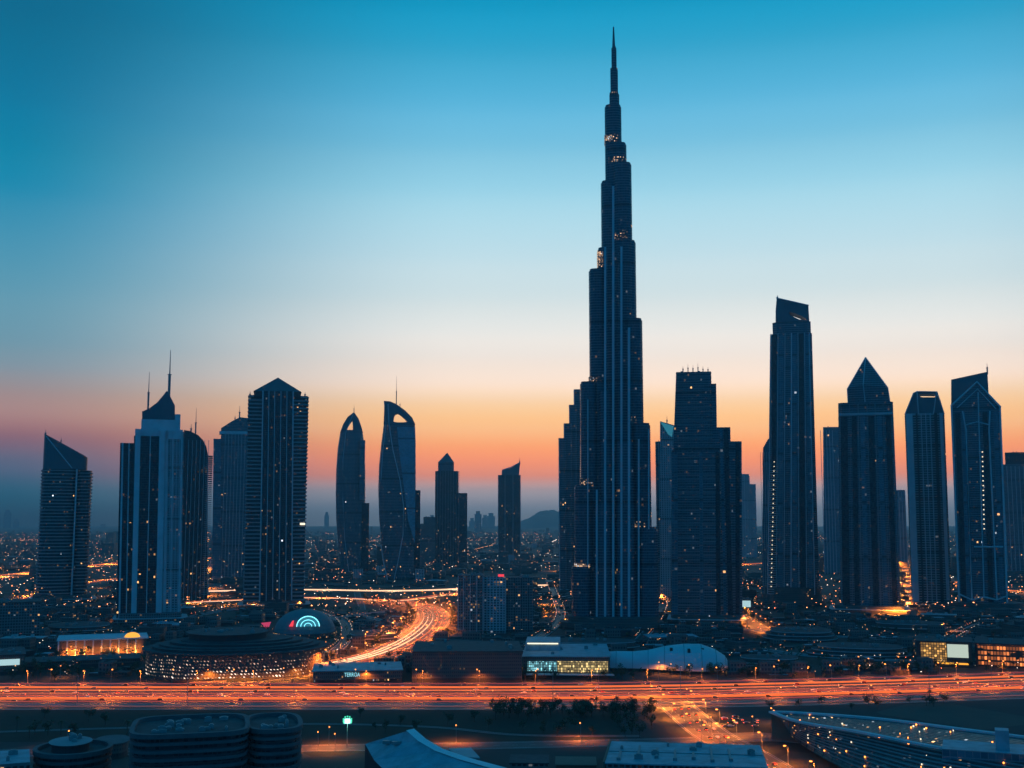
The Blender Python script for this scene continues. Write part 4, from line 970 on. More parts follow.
# white whale-like hall
s = Site(660, 676); t = thing('shell_hall', 'smooth pale blue shell roofed hall swelling into a bulb beside the highway', 'hall', s); rings = []
st = [(588, 7, 11), (600, 13, 14), (615, 16, 15), (632, 15, 15), (648, 17, 16.5), (665, 24, 20.5), (685, 30, 23), (703, 31, 23), (718, 26, 18), (728, 17, 12), (732.5, 5, 4)]
for px, half, hh in st:
    x = s.x(px); rings.append([(x, 45 - (40 if False else 0) + half * math.cos(math.pi * (1 - k / 14)), 3 + (hh) * math.sin(math.pi * k / 14) ** 0.85) for k in range(15)])
mb = MB()
for r_ in range(len(rings) - 1):
    for k in range(14): mb.face([rings[r_][k], rings[r_][k + 1], rings[r_ + 1][k + 1], rings[r_ + 1][k]][::-1])
M['shell'] = plain('shell_membrane', (0.68, 0.69, 0.70), 0.55, 0.15, 0.04)
o = mb.obj('shell_roof', M['shell'], t); o.data.validate()
import bmesh
def weld(o, d=0.01, smooth_=True):
    bm = bmesh.new(); bm.from_mesh(o.data); bmesh.ops.remove_doubles(bm, verts=bm.verts, dist=d); bmesh.ops.recalc_face_normals(bm, faces=bm.faces); bm.to_mesh(o.data); bm.free()
    if smooth_:
        for p_ in o.data.polygons: p_.use_smooth = True
weld(o)
for r_ in range(2, 10):
    f = MB(); f.tube([(p_[0], p_[1], p_[2] + .05) for p_ in rings[r_]], .22, 5); f.obj('roof_seam', M['band'], o)
for a_, b_ in ((672, 30), (690, 24), (704, 30)):
    f = MB(); f.box(s.x(a_) - 1.4, s.x(a_) + 1.4, b_ - 1, b_ + 1, 18, 23.5); f.obj('roof_vent', M['dark'], o)
mb = MB(); mb.prism([(s.x(590), 38), (s.x(650), 34), (s.x(690), 20), (s.x(716), 22), (s.x(729), 36), (s.x(729), 54), (s.x(700), 74), (s.x(590), 56)], 0, 4); mb.obj('base', [M['dark'], M['roof']], t)
# right side lit building and orange parking deck
s, t, h = flat_building('lit_pavilion', 'bright pavilion with orange hall and white screen beside the highway at right', 'pavilion', 917, 973, 667, 642, 55, 'dark', 'roof', seed=25)
M['gold'] = shopfront('gold_hall_window', (0.1, 0.06, 0.02), (1.0, 0.5, 0.12), 2.6)
f = MB(); f.box(s.x(921), s.x(947), -0.7, 0.4, s.z(662), s.z(643)); f.obj('shop_window', M['gold'], t)
M['screen'] = glow('white_screen', (0.85, 1.0, 0.82), 0.62); f = MB(); f.box(s.x(948), s.x(969), -1.2, 0.4, s.z(657), s.z(644)); f.obj('screen', M['screen'], t)
f = MB(); f.box(s.x(921), s.x(969), -1.0, 0.4, s.z(664), s.z(662.4)); f.obj('light_band', M['orange_dome'], t)
s, t, h = flat_building('parking_deck', 'orange lit open parking deck at right edge beside the bright pavilion', 'car park', 976, 1060, 668, 645, 60, 'dark', 'roof', seed=26)
M['deck'] = facade('deck_front', (0.1, 0.05, 0.03), (0.10, 0.06, 0.04), 5.2, 3.0, 0.25, 0.35, 2.0, 0.9, 0.5, (1.0, 0.26, 0.06), 0.0)
f = MB(); f.box(s.x(978), s.x(1058), -0.7, 0.4, s.z(666), s.z(646)); f.obj('deck_front', M['deck'], t)
s, t, h = flat_building('white_store', 'store with a bright white sign board at the left edge of the picture', 'store', -40, 24, 676, 656, 60, 'lowrise', 'roof', seed=27)
f = MB(); f.box(s.x(-38), s.x(19), -0.8, 0.4, s.z(666), s.z(660)); f.obj('sign_board', M['white_sign'], t)
s, t, h = flat_building('billboard_hall', 'low hall with white lit board above the orange parking road', 'hall', 735, 752, 614, 600, 26, 'dark', 'roof', seed=28)
f = MB(); f.box(s.x(735), s.x(751), -0.8, 0.4, s.z(607), s.z(600.6)); f.obj('sign_board', M['white_sign'], t)
s, t, h = flat_building('row_block', 'grey low row block at left edge below the leftmost tower', 'building', -30, 39, 638, 603, 60, 'office', 'roof', seed=29)
s, t, h = flat_building('terrace_block', 'long low terrace block behind the white board store at left', 'building', 24, 140, 668, 661, 46, 'lowrise', 'roof', seed=30)

# ------------------------------------------------------------------ foreground buildings
s = Site(215, 806); t = thing('office_building', 'foreground office with rounded corners and pale floor bands, larger of two', 'office building', s)
def banded(t, s, l, r, yt, y0, y1, e, nfl, roofmat='roof'):
    h = s.z(yt, ly=y0); x0, x1 = s.p(l, yt, y0 + 20)[0], s.p(r, yt, y0 + 20)[0]; pl = superell(x0, x1, y0, y1, 44, e); fh = h / nfl
    mb = MB(); mb.prism(grow(pl, -1.6), 0, h - 1.2); mb.obj('wall', [M['unlit'], M[roofmat]], t)
    mb = MB()
    for k in range(1, nfl): mb.prism(pl, k * fh - 1.1, k * fh + 0.5, 0, 0, True)
    mb.obj('spandrel_cladding', M['dim'], t)
    mb = MB(); ring = grow(pl, 0.5); inn = grow(pl, -2.0)
    for i in range(44):
        j = (i + 1) % 44
        mb.face([(*ring[i], h - 1.5), (*ring[j], h - 1.5), (*ring[j], h + .9), (*ring[i], h + .9)]); mb.face([(*ring[i], h + .9), (*ring[j], h + .9), (*inn[j], h + .9), (*inn[i], h + .9)]); mb.face([(*inn[j], h - 1.3), (*inn[i], h - 1.3), (*inn[i], h + .9), (*inn[j], h + .9)])
    mb.obj('parapet', M['dim'], t)
    return h, x0, x1
h, x0, x1 = banded(t, s, 130, 249, 734, 0, 62, 4.5, 9); h2, x2, x3 = banded(t, s, 246, 302, 733.5, 8, 64, 3.0, 9)
plant(t, x0 + 12, x1 - 12, 14, 52, h - 1.2, 18, 31); plant(t, x2 + 8, x3 - 8, 18, 54, h2 - 1.2, 10, 32)
s = Site(72, 800); t = thing('round_pavilion', 'small foreground round building with ring roof left of the banded office', 'building', s)
h, x0, x1 = banded(t, s, 33, 112, 756, 0, 46, 2.0, 6)
mb = MB(); mb.prism(superell(x0 + 9, x1 - 12, 10, 38, 36, 2.0), h - 1, h + 3); mb.prism(superell(x0 + 7.5, x1 - 10.5, 8.5, 39.5, 36, 2.0), h + 3, h + 3.8, 0, 1, True); mb.obj('roof_disc', [M['dark'], M['slim']], t)
plant(t, x0 + 14, x1 - 16, 16, 32, h + 3.8, 5, 33)
s = Site(5, 810); t = thing('corner_block', 'pale roofed block in the bottom left corner of the picture', 'building', s)
hh = s.z(764, ly=0); mb = MB(); mb.box(s.x(-60), s.p(30, 764)[0], 0, 38, 0, hh, 0, 1); mb.obj('wall', [M['office'], M['tealrf']], t); plant(t, s.x(-40), s.x(20), 6, 30, hh, 6, 34)
s = Site(108, 760); t = thing('low_ring_house', 'low oval house between round pavilion and banded office', 'building', s)
hh = 9; mb = MB(); mb.prism(superell(s.x(96), s.x(128), 0, 30, 32, 2.2), 0, hh); mb.obj('wall', [M['lowrise'], M['roof']], t); mb = MB(); mb.prism(superell(s.x(94), s.x(130), -1.5, 31.5, 32, 2.2), hh, hh + .8, 0, 0, True); mb.obj('roof', M['dim'], t)

# swooping roof hall
def world_from(px, py, z): return ground(px, py, z)
t = thing('swoop_hall', 'foreground hall with blue pitched roof and pale sweeping edge', 'hall', loc=world_from(420, 790, 0))
o0 = t.location.copy()
def lv(px, py, z): return world_from(px, py, z) - o0
ridge = [lv(407, 731, 34), lv(419, 741.5, 31.2), lv(436, 751.5, 28.6), lv(460, 760, 27), (lv(500, 771, 26))]
left = [lv(365, 744, 22), lv(374, 760, 20), lv(390, 776, 19), lv(410, 792, 18), lv(440, 812, 18)]
mb = MB()
for i in range(4): mb.face([left[i], left[i + 1], ridge[i + 1], ridge[i]])
mb.obj('roof', M['tealrf'], t)
mb = MB(); rr = [p + Vector((3.6, 2.6, 0.9)) for p in ridge]; r2 = [p + Vector((8.5, 8.5, -5.0)) for p in ridge]; rl = [p + Vector((-0.5, -0.3, 0.4)) for p in ridge]
for i in range(4): mb.face([rl[i], rl[i + 1], rr[i + 1], rr[i]]); mb.face([rr[i], rr[i + 1], r2[i + 1], r2[i]])
M['white'] = plain('glow_white_membrane', (.82, .80, .80), .6, .15, .1); mb.obj('roof_edge', M['white'], t)  # pale edge whitened, western glow on it put into the colour
mb = MB()
def dn(p): return Vector((p.x, p.y, 0))
for i in range(4):
    mb.face([dn(left[i + 1]), dn(left[i]), left[i], left[i + 1]]); mb.face([dn(r2[i]), dn(r2[i + 1]), r2[i + 1], r2[i]])
mb.face([dn(left[0]), dn(ridge[0]), ridge[0], left[0]]); mb.face([dn(ridge[0]), dn(r2[0]), r2[0], ridge[0]])
mb.obj('wall', M['dark'], t)
mb = MB()
for fx, fy in ((0.45, 0.35), (0.6, 0.6)):
    a = left[0].lerp(left[1], fy).lerp(ridge[0].lerp(ridge[1], fy), fx); mb.box(a.x - 2.4, a.x + 2.4, a.y - 1.6, a.y + 1.6, a.z - .4, a.z + 1.3)
mb.obj('roof_plant', M['steel'], t)
s = Site(468, 764); t = thing('kiosk', 'small kiosk with pale flat roof beside the sweeping roof hall', 'kiosk', s)
q = [s.o + s.ux * 0] ; A = [world_from(a, b, 7) - s.o for a, b in [(449, 748), (471, 747.5), (480, 757.5), (458, 757)]]
inv = lambda p: Vector((p.dot(s.ux), p.dot(s.uy), p.z)); A = [inv(p) for p in A]
mb = MB(); mb.prism([(p.x, p.y) for p in A[::-1]][::-1], 6.2, 7.0, 0, 0, True); mb.obj('roof', M['palerf'], t)
mb = MB(); mb.prism([(p.x, p.y) for p in grow([(p.x, p.y) for p in A], -1.0) and [Vector((*c, 0)) for c in grow([(p.x, p.y) for p in A], -1.0)]], 0, 6.2); mb.obj('wall', [M['lowrise'], M['roof']], t)
s = Site(684, 800); t = thing('depot', 'foreground long flat depot with blue roof beside the slip road', 'depot', s)
hh = s.z(766); dpt = 60
mb = MB(); mb.box(s.p(606, 766)[0], s.p(767, 766)[0], 0, dpt, 0, hh, 0, 0); mb.obj('wall', [M['office'], M['roof']], t)
mb = MB(); mb.box(s.p(605, 766)[0], s.p(768, 766)[0], -1, dpt + 1, hh, hh + 0.7); mb.obj('roof', M['tealrf'], t)
mb = MB(); mb.box(s.p(605, 766)[0] - 1.2, s.p(605, 766)[0], -1, dpt + 1, hh - 5, hh + 1.2); mb.obj('fascia', M['brick'], t)
plant(t, s.p(615, 766)[0], s.p(760, 766)[0], 8, dpt - 8, hh + .7, 9, 35)
for k in range(7):
    x_ = s.p(618 + 19 * k, 766)[0]; f = MB(); f.box(x_ - .6, x_ + .6, 8 + (k * 13) % 9, 30 + (k * 17) % 22, hh + .75, hh + 1.5); f.box(x_ - 1.1, x_ + 1.1, 6 + (k * 13) % 9, 8 + (k * 13) % 9, hh + .72, hh + 2.2); f.obj('roof_duct', M['steel'], t)
f = MB(); f.box(s.p(606, 766)[0], s.p(767, 766)[0], 29.7, 30.3, hh + .7, hh + 1.1); f.obj('roof_seam', M['slim'], t)
s = Site(555, 782); t = thing('shed', 'dark low shed left of the foreground depot', 'shed', s); mb = MB(); mb.box(s.x(510), s.x(548), 0, 22, 0, 10, 0, 1); mb.obj('wall', [M['office'], M['roof']], t); mb = MB(); mb.box(s.x(509), s.x(549), -1, 23, 10, 10.7); mb.obj('roof', M['roof'], t)
s = Site(570, 776); t = thing('lit_court', 'orange roofed low court between shed and foreground depot', 'building', s); mb = MB(); mb.box(s.x(556), s.x(596), 0, 22, 0, 6, 0, 1); mb.obj('wall', [M['brick'], M['brick']], t); mb = MB(); mb.box(s.x(555), s.x(597), -1, 23, 6, 6.6); mb.obj('roof', M['brick'], t)

# long curved station with roof ribs
t = thing('station', 'long glass station with pale curved roof beams in bottom right corner', 'station', loc=world_from(900, 780, 0)); o0 = t.location.copy()
def beam(name, pts, z0, w, th, mat):
    line = smooth([world_from(a, b, zz) - o0 for a, b, zz in pts], 8); mb = MB(); A, B = side(line, w / 2), side(line, -w / 2)
    for i in range(len(line) - 1):
        zi, zj = line[i].z, line[i + 1].z
        P = [(A[i].x, A[i].y), (A[i + 1].x, A[i + 1].y), (B[i + 1].x, B[i + 1].y), (B[i].x, B[i].y)]
        mb.face([(*P[0], zi), (*P[3], zi), (*P[2], zj), (*P[1], zj)]); mb.face([(*P[3], zi - th), (*P[2], zj - th), (*P[2], zj), (*P[3], zi)][::-1])
        mb.face([(*P[0], zi - th), (*P[1], zj - th), (*P[1], zj), (*P[0], zi)]); mb.face([(*P[0], zi - th), (*P[1], zj - th), (*P[2], zj - th), (*P[3], zi - th)])
    return mb.obj(name, M[mat], t)
beam('roof_beam', [(771, 711, 20), (800, 712, 21), (880, 718, 21), (960, 728, 20), (1024, 736, 19), (1100, 746, 18)], 20, 4.0, 1.2, 'pale')
beam('roof_beam', [(771, 711, 20), (800, 721, 21), (860, 731, 21), (925, 744, 20), (980, 753, 19)], 20, 3.4, 1.2, 'pale')
top = smooth([world_from(a, b, zz) - o0 for a, b, zz in [(771, 711, 19), (800, 712, 20), (880, 718, 20), (960, 728, 19), (1024, 736, 18), (1100, 746, 17)]], 6)
low = smooth([world_from(a, b, zz) - o0 for a, b, zz in [(773, 714, 18), (800, 722, 19), (860, 732, 19), (925, 745, 18), (980, 754, 17), (1060, 768, 16)]], 6)
bot = smooth([world_from(a, b, zz) - o0 for a, b, zz in [(778, 722, 4), (800, 744, 4), (850, 772, 4), (915, 800, 4), (980, 820, 4), (1060, 850, 4)]], 6)
mb = MB()
for A, B in ((top, low), (low, bot)):
    u = 0
    for i in range(len(A) - 1):
        l = (A[i + 1] - A[i]).length
        mb.face([B[i], B[i + 1], A[i + 1], A[i]], [(u, 0), (u + l, 0), (u + l, 30), (u, 30)]); u += l
M['station'] = facade('station_glass', (0.012, 0.02, 0.03), (0.045, 0.05, 0.055), 2.2, 1.6, 0.10, 0.3, 0.006, 2.0, 0.3, WARM, 0.2)
mb.obj('glass_roof', M['station'], t)
for f_ in (0.07, 0.14, 0.22, 0.29, 0.37, 0.46, 0.54, 0.63, 0.72, 0.82):
    mb = MB()
    for i in range(len(low) - 1):
        a_, b_ = low[i].lerp(bot[i], f_), low[i + 1].lerp(bot[i + 1], f_); c_, d_ = low[i].lerp(bot[i], f_ + .014), low[i + 1].lerp(bot[i + 1], f_ + .014); up = Vector((0, 0, .6))
        mb.face([c_ + up, d_ + up, b_ + up, a_ + up]); mb.face([c_, d_, d_ + up, c_ + up]); mb.face([a_ + up, b_ + up, b_, a_])
    mb.obj('roof_rib', M['band'], t)
rr_ = random.Random(3)
for k in range(90):
    i = rr_.randrange(len(low) - 1); p_ = low[i].lerp(low[i + 1], rr_.random()).lerp(bot[i], rr_.uniform(.02, .9)) if k % 3 else top[i].lerp(low[i], rr_.uniform(.1, .9)); mb = MB(); r_ = rr_.uniform(.14, .42)
    mb.box(p_.x - r_, p_.x + r_, p_.y - r_, p_.y + r_, p_.z + .1, p_.z + .9); mb.obj('roof_lamp', M['lamp_o'] if k % 2 else M['line'], t)
mb = MB()
for i in range(len(top) - 1): a, b = top[i], top[i + 1]; mb.face([(b.x, b.y, 0), (a.x, a.y, 0), a, b])
a, b = top[0], bot[0]; c = low[0]; mb.face([(a.x, a.y, 0), (b.x, b.y, 0), b, c, a]); mb.obj('wall', M['brick'], t)
s = Site(990, 790)
hub = thing('station_hub', 'boxy blue plant building joined to glass station at bottom right', 'building', s)
mb = MB(); hh = s.z(752); mb.box(s.p(942, 752)[0], s.p(1040, 752)[0], 0, 30, 0, hh, 0, 1); mb.obj('wall', [M['glass_c'], M['tealrf']], hub)
mb = MB(); mb.box(s.p(996, 752)[0], s.p(1010, 752)[0], 6, 16, hh, hh + 11); mb.obj('roof_block', M['tealrf'], hub)
mb = MB(); mb.tube([(s.p(946, 752)[0], -4, 8), (s.p(946, 752)[0], 26, 8)], 7, 14); mb.obj('entrance_drum', M['steel'], hub)

# ------------------------------------------------------------------ side streets and stepped terraces
STREETS = []
for k, pts in enumerate(([(735, 645), (800, 655), (900, 661), (1060, 668)], [(690, 624), (790, 634), (900, 640), (1060, 650)], [(826, 612), (880, 622), (950, 631), (1060, 636)],
                         [(-40, 645), (60, 641), (140, 630), (205, 614), (260, 606)], [(318, 612), (342, 622), (346, 640), (330, 655)], [(322, 622), (352, 616), (392, 611)],
                         [(-40, 628), (60, 622), (120, 617)], [(536, 640), (560, 620), (556, 600), (548, 580)], [(640, 640), (660, 615), (662, 590), (650, 560)], [(820, 606), (812, 585), (800, 566)], [(950, 640), (990, 622), (1060, 618)], [(360, 616), (400, 626), (404, 640), (370, 652)])):
    ln = smooth([ground(*q) for q in pts], 8); STREETS.append(ln)
    o = road('side_street', ln, 10.0, 0.10 + 0.004 * k, 'paving' if k % 3 == 0 else 'asphalt', (0,), ())
    kb = MB()
    for sd_ in (-1, 1): wall_run(kb, side(ln, sd_ * 6.5), 0.5, 0.0, 1.1)
    kb.obj('parapet', M['slab'], o)
def terrace(label, l, r, by, depth, n, h, e=2.6):
    s = Site((l + r) / 2, by); t = thing('terraced_hall', label, 'hall', s); x0, x1 = s.x(l), s.x(r)
    for k in range(n):
        mb = MB(); i_ = k * (x1 - x0) * .055; pl = superell(x0 + i_, x1 - i_ * .7, i_ * .55, depth - i_ * .2, 48, e); mb.prism(pl, k * h, (k + 1) * h - .9); mb.obj('terrace_wall', [M['lowrise'], M['roof']], t)
        mb = MB(); mb.prism(grow(pl, 1.2), (k + 1) * h - .9, (k + 1) * h, 0, 1, True); mb.obj('terrace_roof', [M['slab'], M['roof']], t)
    plant(t, x0 + (x1 - x0) * .3, x0 + (x1 - x0) * .7, depth * .4, depth * .7, n * h, 6, int(l))
terrace('low stepped terrace hall with dark roofs below the second tallest tower', 762, 838, 643, 90, 3, 4.0)
terrace('broad stepped terrace hall below the diamond topped tower', 806, 912, 659, 70, 3, 3.6)
terrace('stepped terrace hall between diamond topped and gabled towers', 872, 948, 632, 70, 2, 5.0)
terrace('long low stepped hall at foot of the tallest tower', 536, 640, 652, 60, 2, 5.0)
terrace('dark stepped hall right of shell roofed hall', 738, 800, 668, 44, 2, 4.5)
terrace('dark stepped hall inside the curved road', 346, 398, 642, 80, 2, 4.0)
terrace('low stepped hall below the leftmost tower', 44, 112, 634, 90, 2, 4.5)

# ------------------------------------------------------------------ low city between and behind the towers
OCC = []      # taken circles: (x, y, r)
for o in [o for o in bpy.data.objects if o.parent is None and o.get('category') and o.name.split('.')[0] not in ('crash_barrier',)]:
    OCC.append((o.location.x, o.location.y + 25, 75 if o.location.y < 4200 else 140))
for px in range(455, 740, 12):
    q = ground(px, 664); OCC.append((q.x, q.y, 34))
for px in range(150, 330, 14):
    for py in (676, 662, 648): q = ground(px, py); OCC.append((q.x, q.y, 24))
ROADS = [(CURVE, 36), (LINK, 40), (LINK2, 34), (SPUR, 20), (WEST, 36), (EAST, 50), (PARKRD, 24), (RADIAL_A, 40), (RADIAL_B, 30), (FARRD, 60), (MALLRD, 18), (SLIP, 24), (LOWER, 20), (FORE, 20), (hline(0.5), 105)] + [(ln, 10) for ln in STREETS]
def free(x, y, r):
    for a, b, c in OCC:
        if (x - a) ** 2 + (y - b) ** 2 < (r + c) ** 2: return False
    for ln, w in ROADS:
        for q in ln:
            if (x - q.x) ** 2 + (y - q.y) ** 2 < (w + r) ** 2: return False
    return True
OPEN = [(-10, 40, 586, 626), (84, 120, 556, 606), (186, 244, 594, 622), (298, 470, 586, 612), (536, 560, 598, 622), (656, 672, 556, 612), (738, 774, 556, 580), (792, 834, 558, 612), (898, 912, 556, 620), (938, 952, 556, 618), (1004, 1040, 584, 612), (84, 150, 556, 580), (0, 40, 570, 590)]
def is_open(px, py): return any(a <= px <= b and c <= py <= d for a, b, c, d in OPEN)
def low_house(kind, w, d, h, mat, roof):
    mb = MB(); mb.box(-w / 2, w / 2, -d / 2, d / 2, 0, h, 0, 0)
    me1 = mb.mesh('wall', [M[mat]]); mb = MB(); mb.box(-w / 2 - .5, w / 2 + .5, -d / 2 - .5, d / 2 + .5, h, h + .7)
    r = random.Random(w * 7 + d)
    for i in range(5):
        a, b = r.uniform(-w * .35, w * .35), r.uniform(-d * .35, d * .35); e = r.uniform(1, 3.4); mb.box(a - e, a + e, b - e, b + e, h + .7, h + .7 + r.uniform(1, 3.5))
    return me1, mb.mesh('roof', [M[roof]])
KINDS = [low_house(0, 34, 26, 14, 'lowrise', 'roof'), low_house(1, 52, 24, 10, 'lowrise', 'palerf'), low_house(2, 28, 28, 22, 'office', 'roof'), low_house(3, 64, 40, 9, 'office', 'tealrf'), low_house(4, 24, 20, 30, 'flats', 'roof'), low_house(5, 44, 30, 7, 'dark', 'roof'), low_house(6, 38, 20, 18, 'busy', 'roof')]
KL = ['small square low building with dark flat roof on the city plain', 'long low building with pale flat roof on the city plain', 'cubic office block with dark flat roof on the city plain', 'wide low hall with blue grey roof on the city plain', 'slim mid rise block of flats on the city plain', 'plain low shed with dark roof on the city plain', 'low building with many lit windows on the city plain']
rng = random.Random(11); nb = 0; tries = 0
while nb < 290 and tries < 12000:
    tries += 1
    px = rng.uniform(-60, 1084); py = 545 + (rng.random() ** 1.3) * 128; q = ground(px, py); k = rng.choice((0, 0, 1, 1, 2, 3, 4, 5, 5, 6, 6))
    sc = rng.uniform(0.7, 1.25)
    if is_open(px, py): continue
    if q.y < 2700 and k in (2, 4): k = 0
    if 1750 < q.y < 2700 and 290 < px < 470: continue
    if not free(q.x, q.y, 26 * sc): continue
    rz = rng.choice((0.1, 0.1, -0.3, 0.45, 1.67)) + rng.uniform(-.05, .05)
    t = bpy.data.objects.new('low_building', KINDS[k][0]); COL.objects.link(t); t.location = q; t.rotation_euler = (0, 0, rz); t.scale = (sc, sc, sc * rng.uniform(0.7, 1.2))
    tag(t, KL[k], 'building', 'low buildings of the city plain')
    c = bpy.data.objects.new('roof', KINDS[k][1]); COL.objects.link(c); c.parent = t
    OCC.append((q.x, q.y, 20 * sc)); nb += 1
# the farther plain, beyond counting
mb = MB(); n = 0; M['plain'] = facade('far_block_facade', (0.03, 0.035, 0.04), (0.16, 0.16, 0.15), 4.0, 3.0, 0.4, 0.45, 0.005, 1.3, 0.5)
while n < 5200:
    y = 1130 + 14000 * rng.random() ** 1.9; px = rng.uniform(-160, 1184); x = (px - CX) * y / F
    k = min(1.0, 0.3 + (y - 1100) / 2400.0)
    w, d, h = rng.uniform(14, 55) * k, rng.uniform(14, 50) * k, rng.choice((6, 7, 9, 12, 16, 24)) * (1 + (rng.random() < .04) * 2.0) * (.45 + .55 * k)
    if is_open(px, HZ + CAMH * F / y): n += 1; continue
    if y < 2500: h = min(h, 14)
    if 1750 < y < 2750 and 290 < px < 470: h = min(h, 3.2)
    ok = all((x - a) ** 2 + (y - b) ** 2 > (c * (.55 if c < 40 else .9) + w * .6) ** 2 for a, b, c in OCC) and all((x - q.x) ** 2 + (y - q.y) ** 2 > (wd * .8 + w * .6) ** 2 for ln, wd in ROADS for q in ln)
    if not ok: n += 1; continue
    mb.box(x - w / 2, x + w / 2, y - d / 2, y + d / 2, 0, h, 0, 1); n += 1
for k in range(3600):
    y = rng.uniform(1125, 2500); px = rng.uniform(-60, 1084); x = (px - CX) * y / F
    if is_open(px, HZ + CAMH * F / y): continue
    w, d, h = rng.uniform(6, 22), rng.uniform(6, 20), rng.choice((2.5, 3, 4, 4, 6, 8))
    if any((x - a) ** 2 + (y - b) ** 2 < (c * (.5 if c < 40 else .8) + w * .6) ** 2 for a, b, c in OCC) or any((x - q.x) ** 2 + (y - q.y) ** 2 < (wd * .75 + w * .6) ** 2 for ln, wd in ROADS for q in ln): continue
    mb.box(x - w / 2, x + w / 2, y - d / 2, y + d / 2, 0, h, 0, rng.choice((1, 1, 2, 3)))
    if rng.random() < .5: mb.box(x - w * .2, x + w * .15, y - d * .2, y + d * .2, h, h + 1.6, 1, 1)
tag(mb.obj('far_city_blocks', [M['plain'], M['roof'], M['tealrf'], M['dim']]), kind='stuff')
mb = MB()
for k in range(1500):
    y = rng.uniform(1112, 2300); px = rng.uniform(-40, 1064); x = (px - CX) * y / F
    if any((x - q.x) ** 2 + (y - q.y) ** 2 < (wd * .6 + 4) ** 2 for ln, wd in ROADS for q in ln): continue
    R_ = rng.uniform(2, 4.5); H_ = rng.uniform(3, 7)
    for i in range(34):
        v = Vector((rng.gauss(0, 1), rng.gauss(0, 1), rng.gauss(0, .8))).normalized() * R_ * rng.uniform(.4, 1.0); c_ = Vector((x, y, H_)) + v; a_ = Vector((rng.gauss(0, 1), rng.gauss(0, 1), rng.gauss(0, .6))).normalized() * .8; b_ = a_.cross(Vector((rng.gauss(0, 1), rng.gauss(0, 1), 1))).normalized() * .7
        mb.face([c_ - a_, c_ + b_, c_ + a_, c_ - b_])
tag(mb.obj('planting', M['leaf']), kind='stuff')

# ------------------------------------------------------------------ street lamps
def make_lamp(mat, h=11.0, name='street_lamp', big=1.0):
    mb = MB(); mb.tube([(0, 0, 0), (0, 0, h * .97), (0.6, 0, h + .25), (2.0, 0, h + .4)], 0.16, 6, 0, 0.09); mb.box(-.3, .3, -.3, .3, 0, .5)
    o = mb.obj(name, M['steel']); hd = MB(); hd.prism(superell(1.5 - .4 * big, 2.3 + .5 * big, -.35 * big, .35 * big, 10, 2.4), h + .1 - .35 * big, h + .38, 0, 0, True); hd.obj('lamp_head', M[mat], o)
    return o
def lamp_light(o, col, power, h):
    l = LIGHTS.get((col, power))
    if l is None:
        l = bpy.data.lights.new('lamp_light', 'SPOT'); l.energy = power; l.color = col; l.spot_size = R(160); l.spot_blend = 0.6; l.shadow_soft_size = 0.5; LIGHTS[(col, power)] = l
    q = bpy.data.objects.new('lamp_light', l); COL.objects.link(q); q.parent = o; q.location = (2.0, 0, h - 0.6)
LIGHTS = {}
LAMP_O, LAMP_W = make_lamp('lamp_o'), make_lamp('lamp_w')
TALL = make_lamp('lamp_o', 22.0, 'street_lamp', 1.3)
PROTO = [LAMP_O, LAMP_W, TALL]
SODR, SOD, CREAM = (1.0, 0.20, 0.02), (1.0, 0.25, 0.025), (1.0, 0.62, 0.33)
nl = 0
LAMPPOS = []
def place_lamp(proto, q, d, label, col=None, power=0, h=11.0, flip=1):
    global nl
    sx = CX + F * q.x / (q.y * CP + (-CAMH) * SP)
    if not -30 < sx < 1054: return
    o = dup(proto, (q.x, q.y, 0), math.atan2(d.x * flip, -d.y * flip) , label, 'street lamps along the roads'); nl += 1
    tag(o, None, 'street lamp')
    if col: lamp_light(o, col, power, h)
    LAMPPOS.append((q.x, q.y)); return o
PW = 1.0
for t, off in ((0.0, 0), (0.5, 14), (0.83, 22)):
    for q, d in along([hw(px, t) for px in range(-40, 1080, 20)], 52.0 if t < .6 else 80.0, 10 + off):
        place_lamp(TALL if t == .5 else LAMP_O, q, d, 'tall orange street lamp on highway median' if t == .5 else ('orange street lamp on the far verge of the highway' if t == 0 else 'orange street lamp beside the service road'), SODR if t < .6 else SOD, (125000 if t == .5 else 26000 if t == 0 else 9000) * PW, 22 if t == .5 else 11, 1 if t != 0 else -1)
for off, fl in ((27, -1), (-27, 1)):
    for q, d in along(side(CURVE, off), 70.0, 8 + off * .6 + 16): place_lamp(TALL, q, d, 'orange street lamp lining the curved road', SODR, 200000 * PW, 22, fl)
for q, d in along(side(LINK, -18), 150.0): place_lamp(LAMP_W, q, d, 'white street lamp along the crossing road', CREAM, 160000 * PW)
for q, d in along(side(LINK2, -15), 130.0): place_lamp(LAMP_O, q, d, 'orange street lamp along the lower crossing road', SOD, 300000 * PW)
for q, d in along(side(WEST, 16), 90.0): place_lamp(LAMP_O, q, d, 'orange street lamp on the road behind leftmost tower', SOD, 260000 * PW)
for q, d in along(side(FARRD, -20), 170.0): place_lamp(TALL, q, d, 'orange street lamp on the far road between the two leftmost towers', SOD, 1200000 * PW, 22)
for q, d in along(side(EAST, -18), 160.0): place_lamp(TALL, q, d, 'orange street lamp on the road behind the right towers', SOD, 900000 * PW, 22)
for off in (-15, 15):
    for q, d in along(side(SLIP, off), 46.0, 12 + off): place_lamp(LAMP_O, q, d, 'orange street lamp along the slip road', SOD, (60000 if q.y > 850 else 24000) * PW, 11, 1 if off < 0 else -1)
for q, d in along(side(LOWER, 12), 85.0, 30): place_lamp(LAMP_O, q, d, 'orange street lamp along the lower road', SODR, 30000 * PW)
for q, d in along(side(FORE, 12), 30.0): place_lamp(LAMP_O, q, d, 'orange street lamp by the station forecourt', SODR, 14000 * PW)
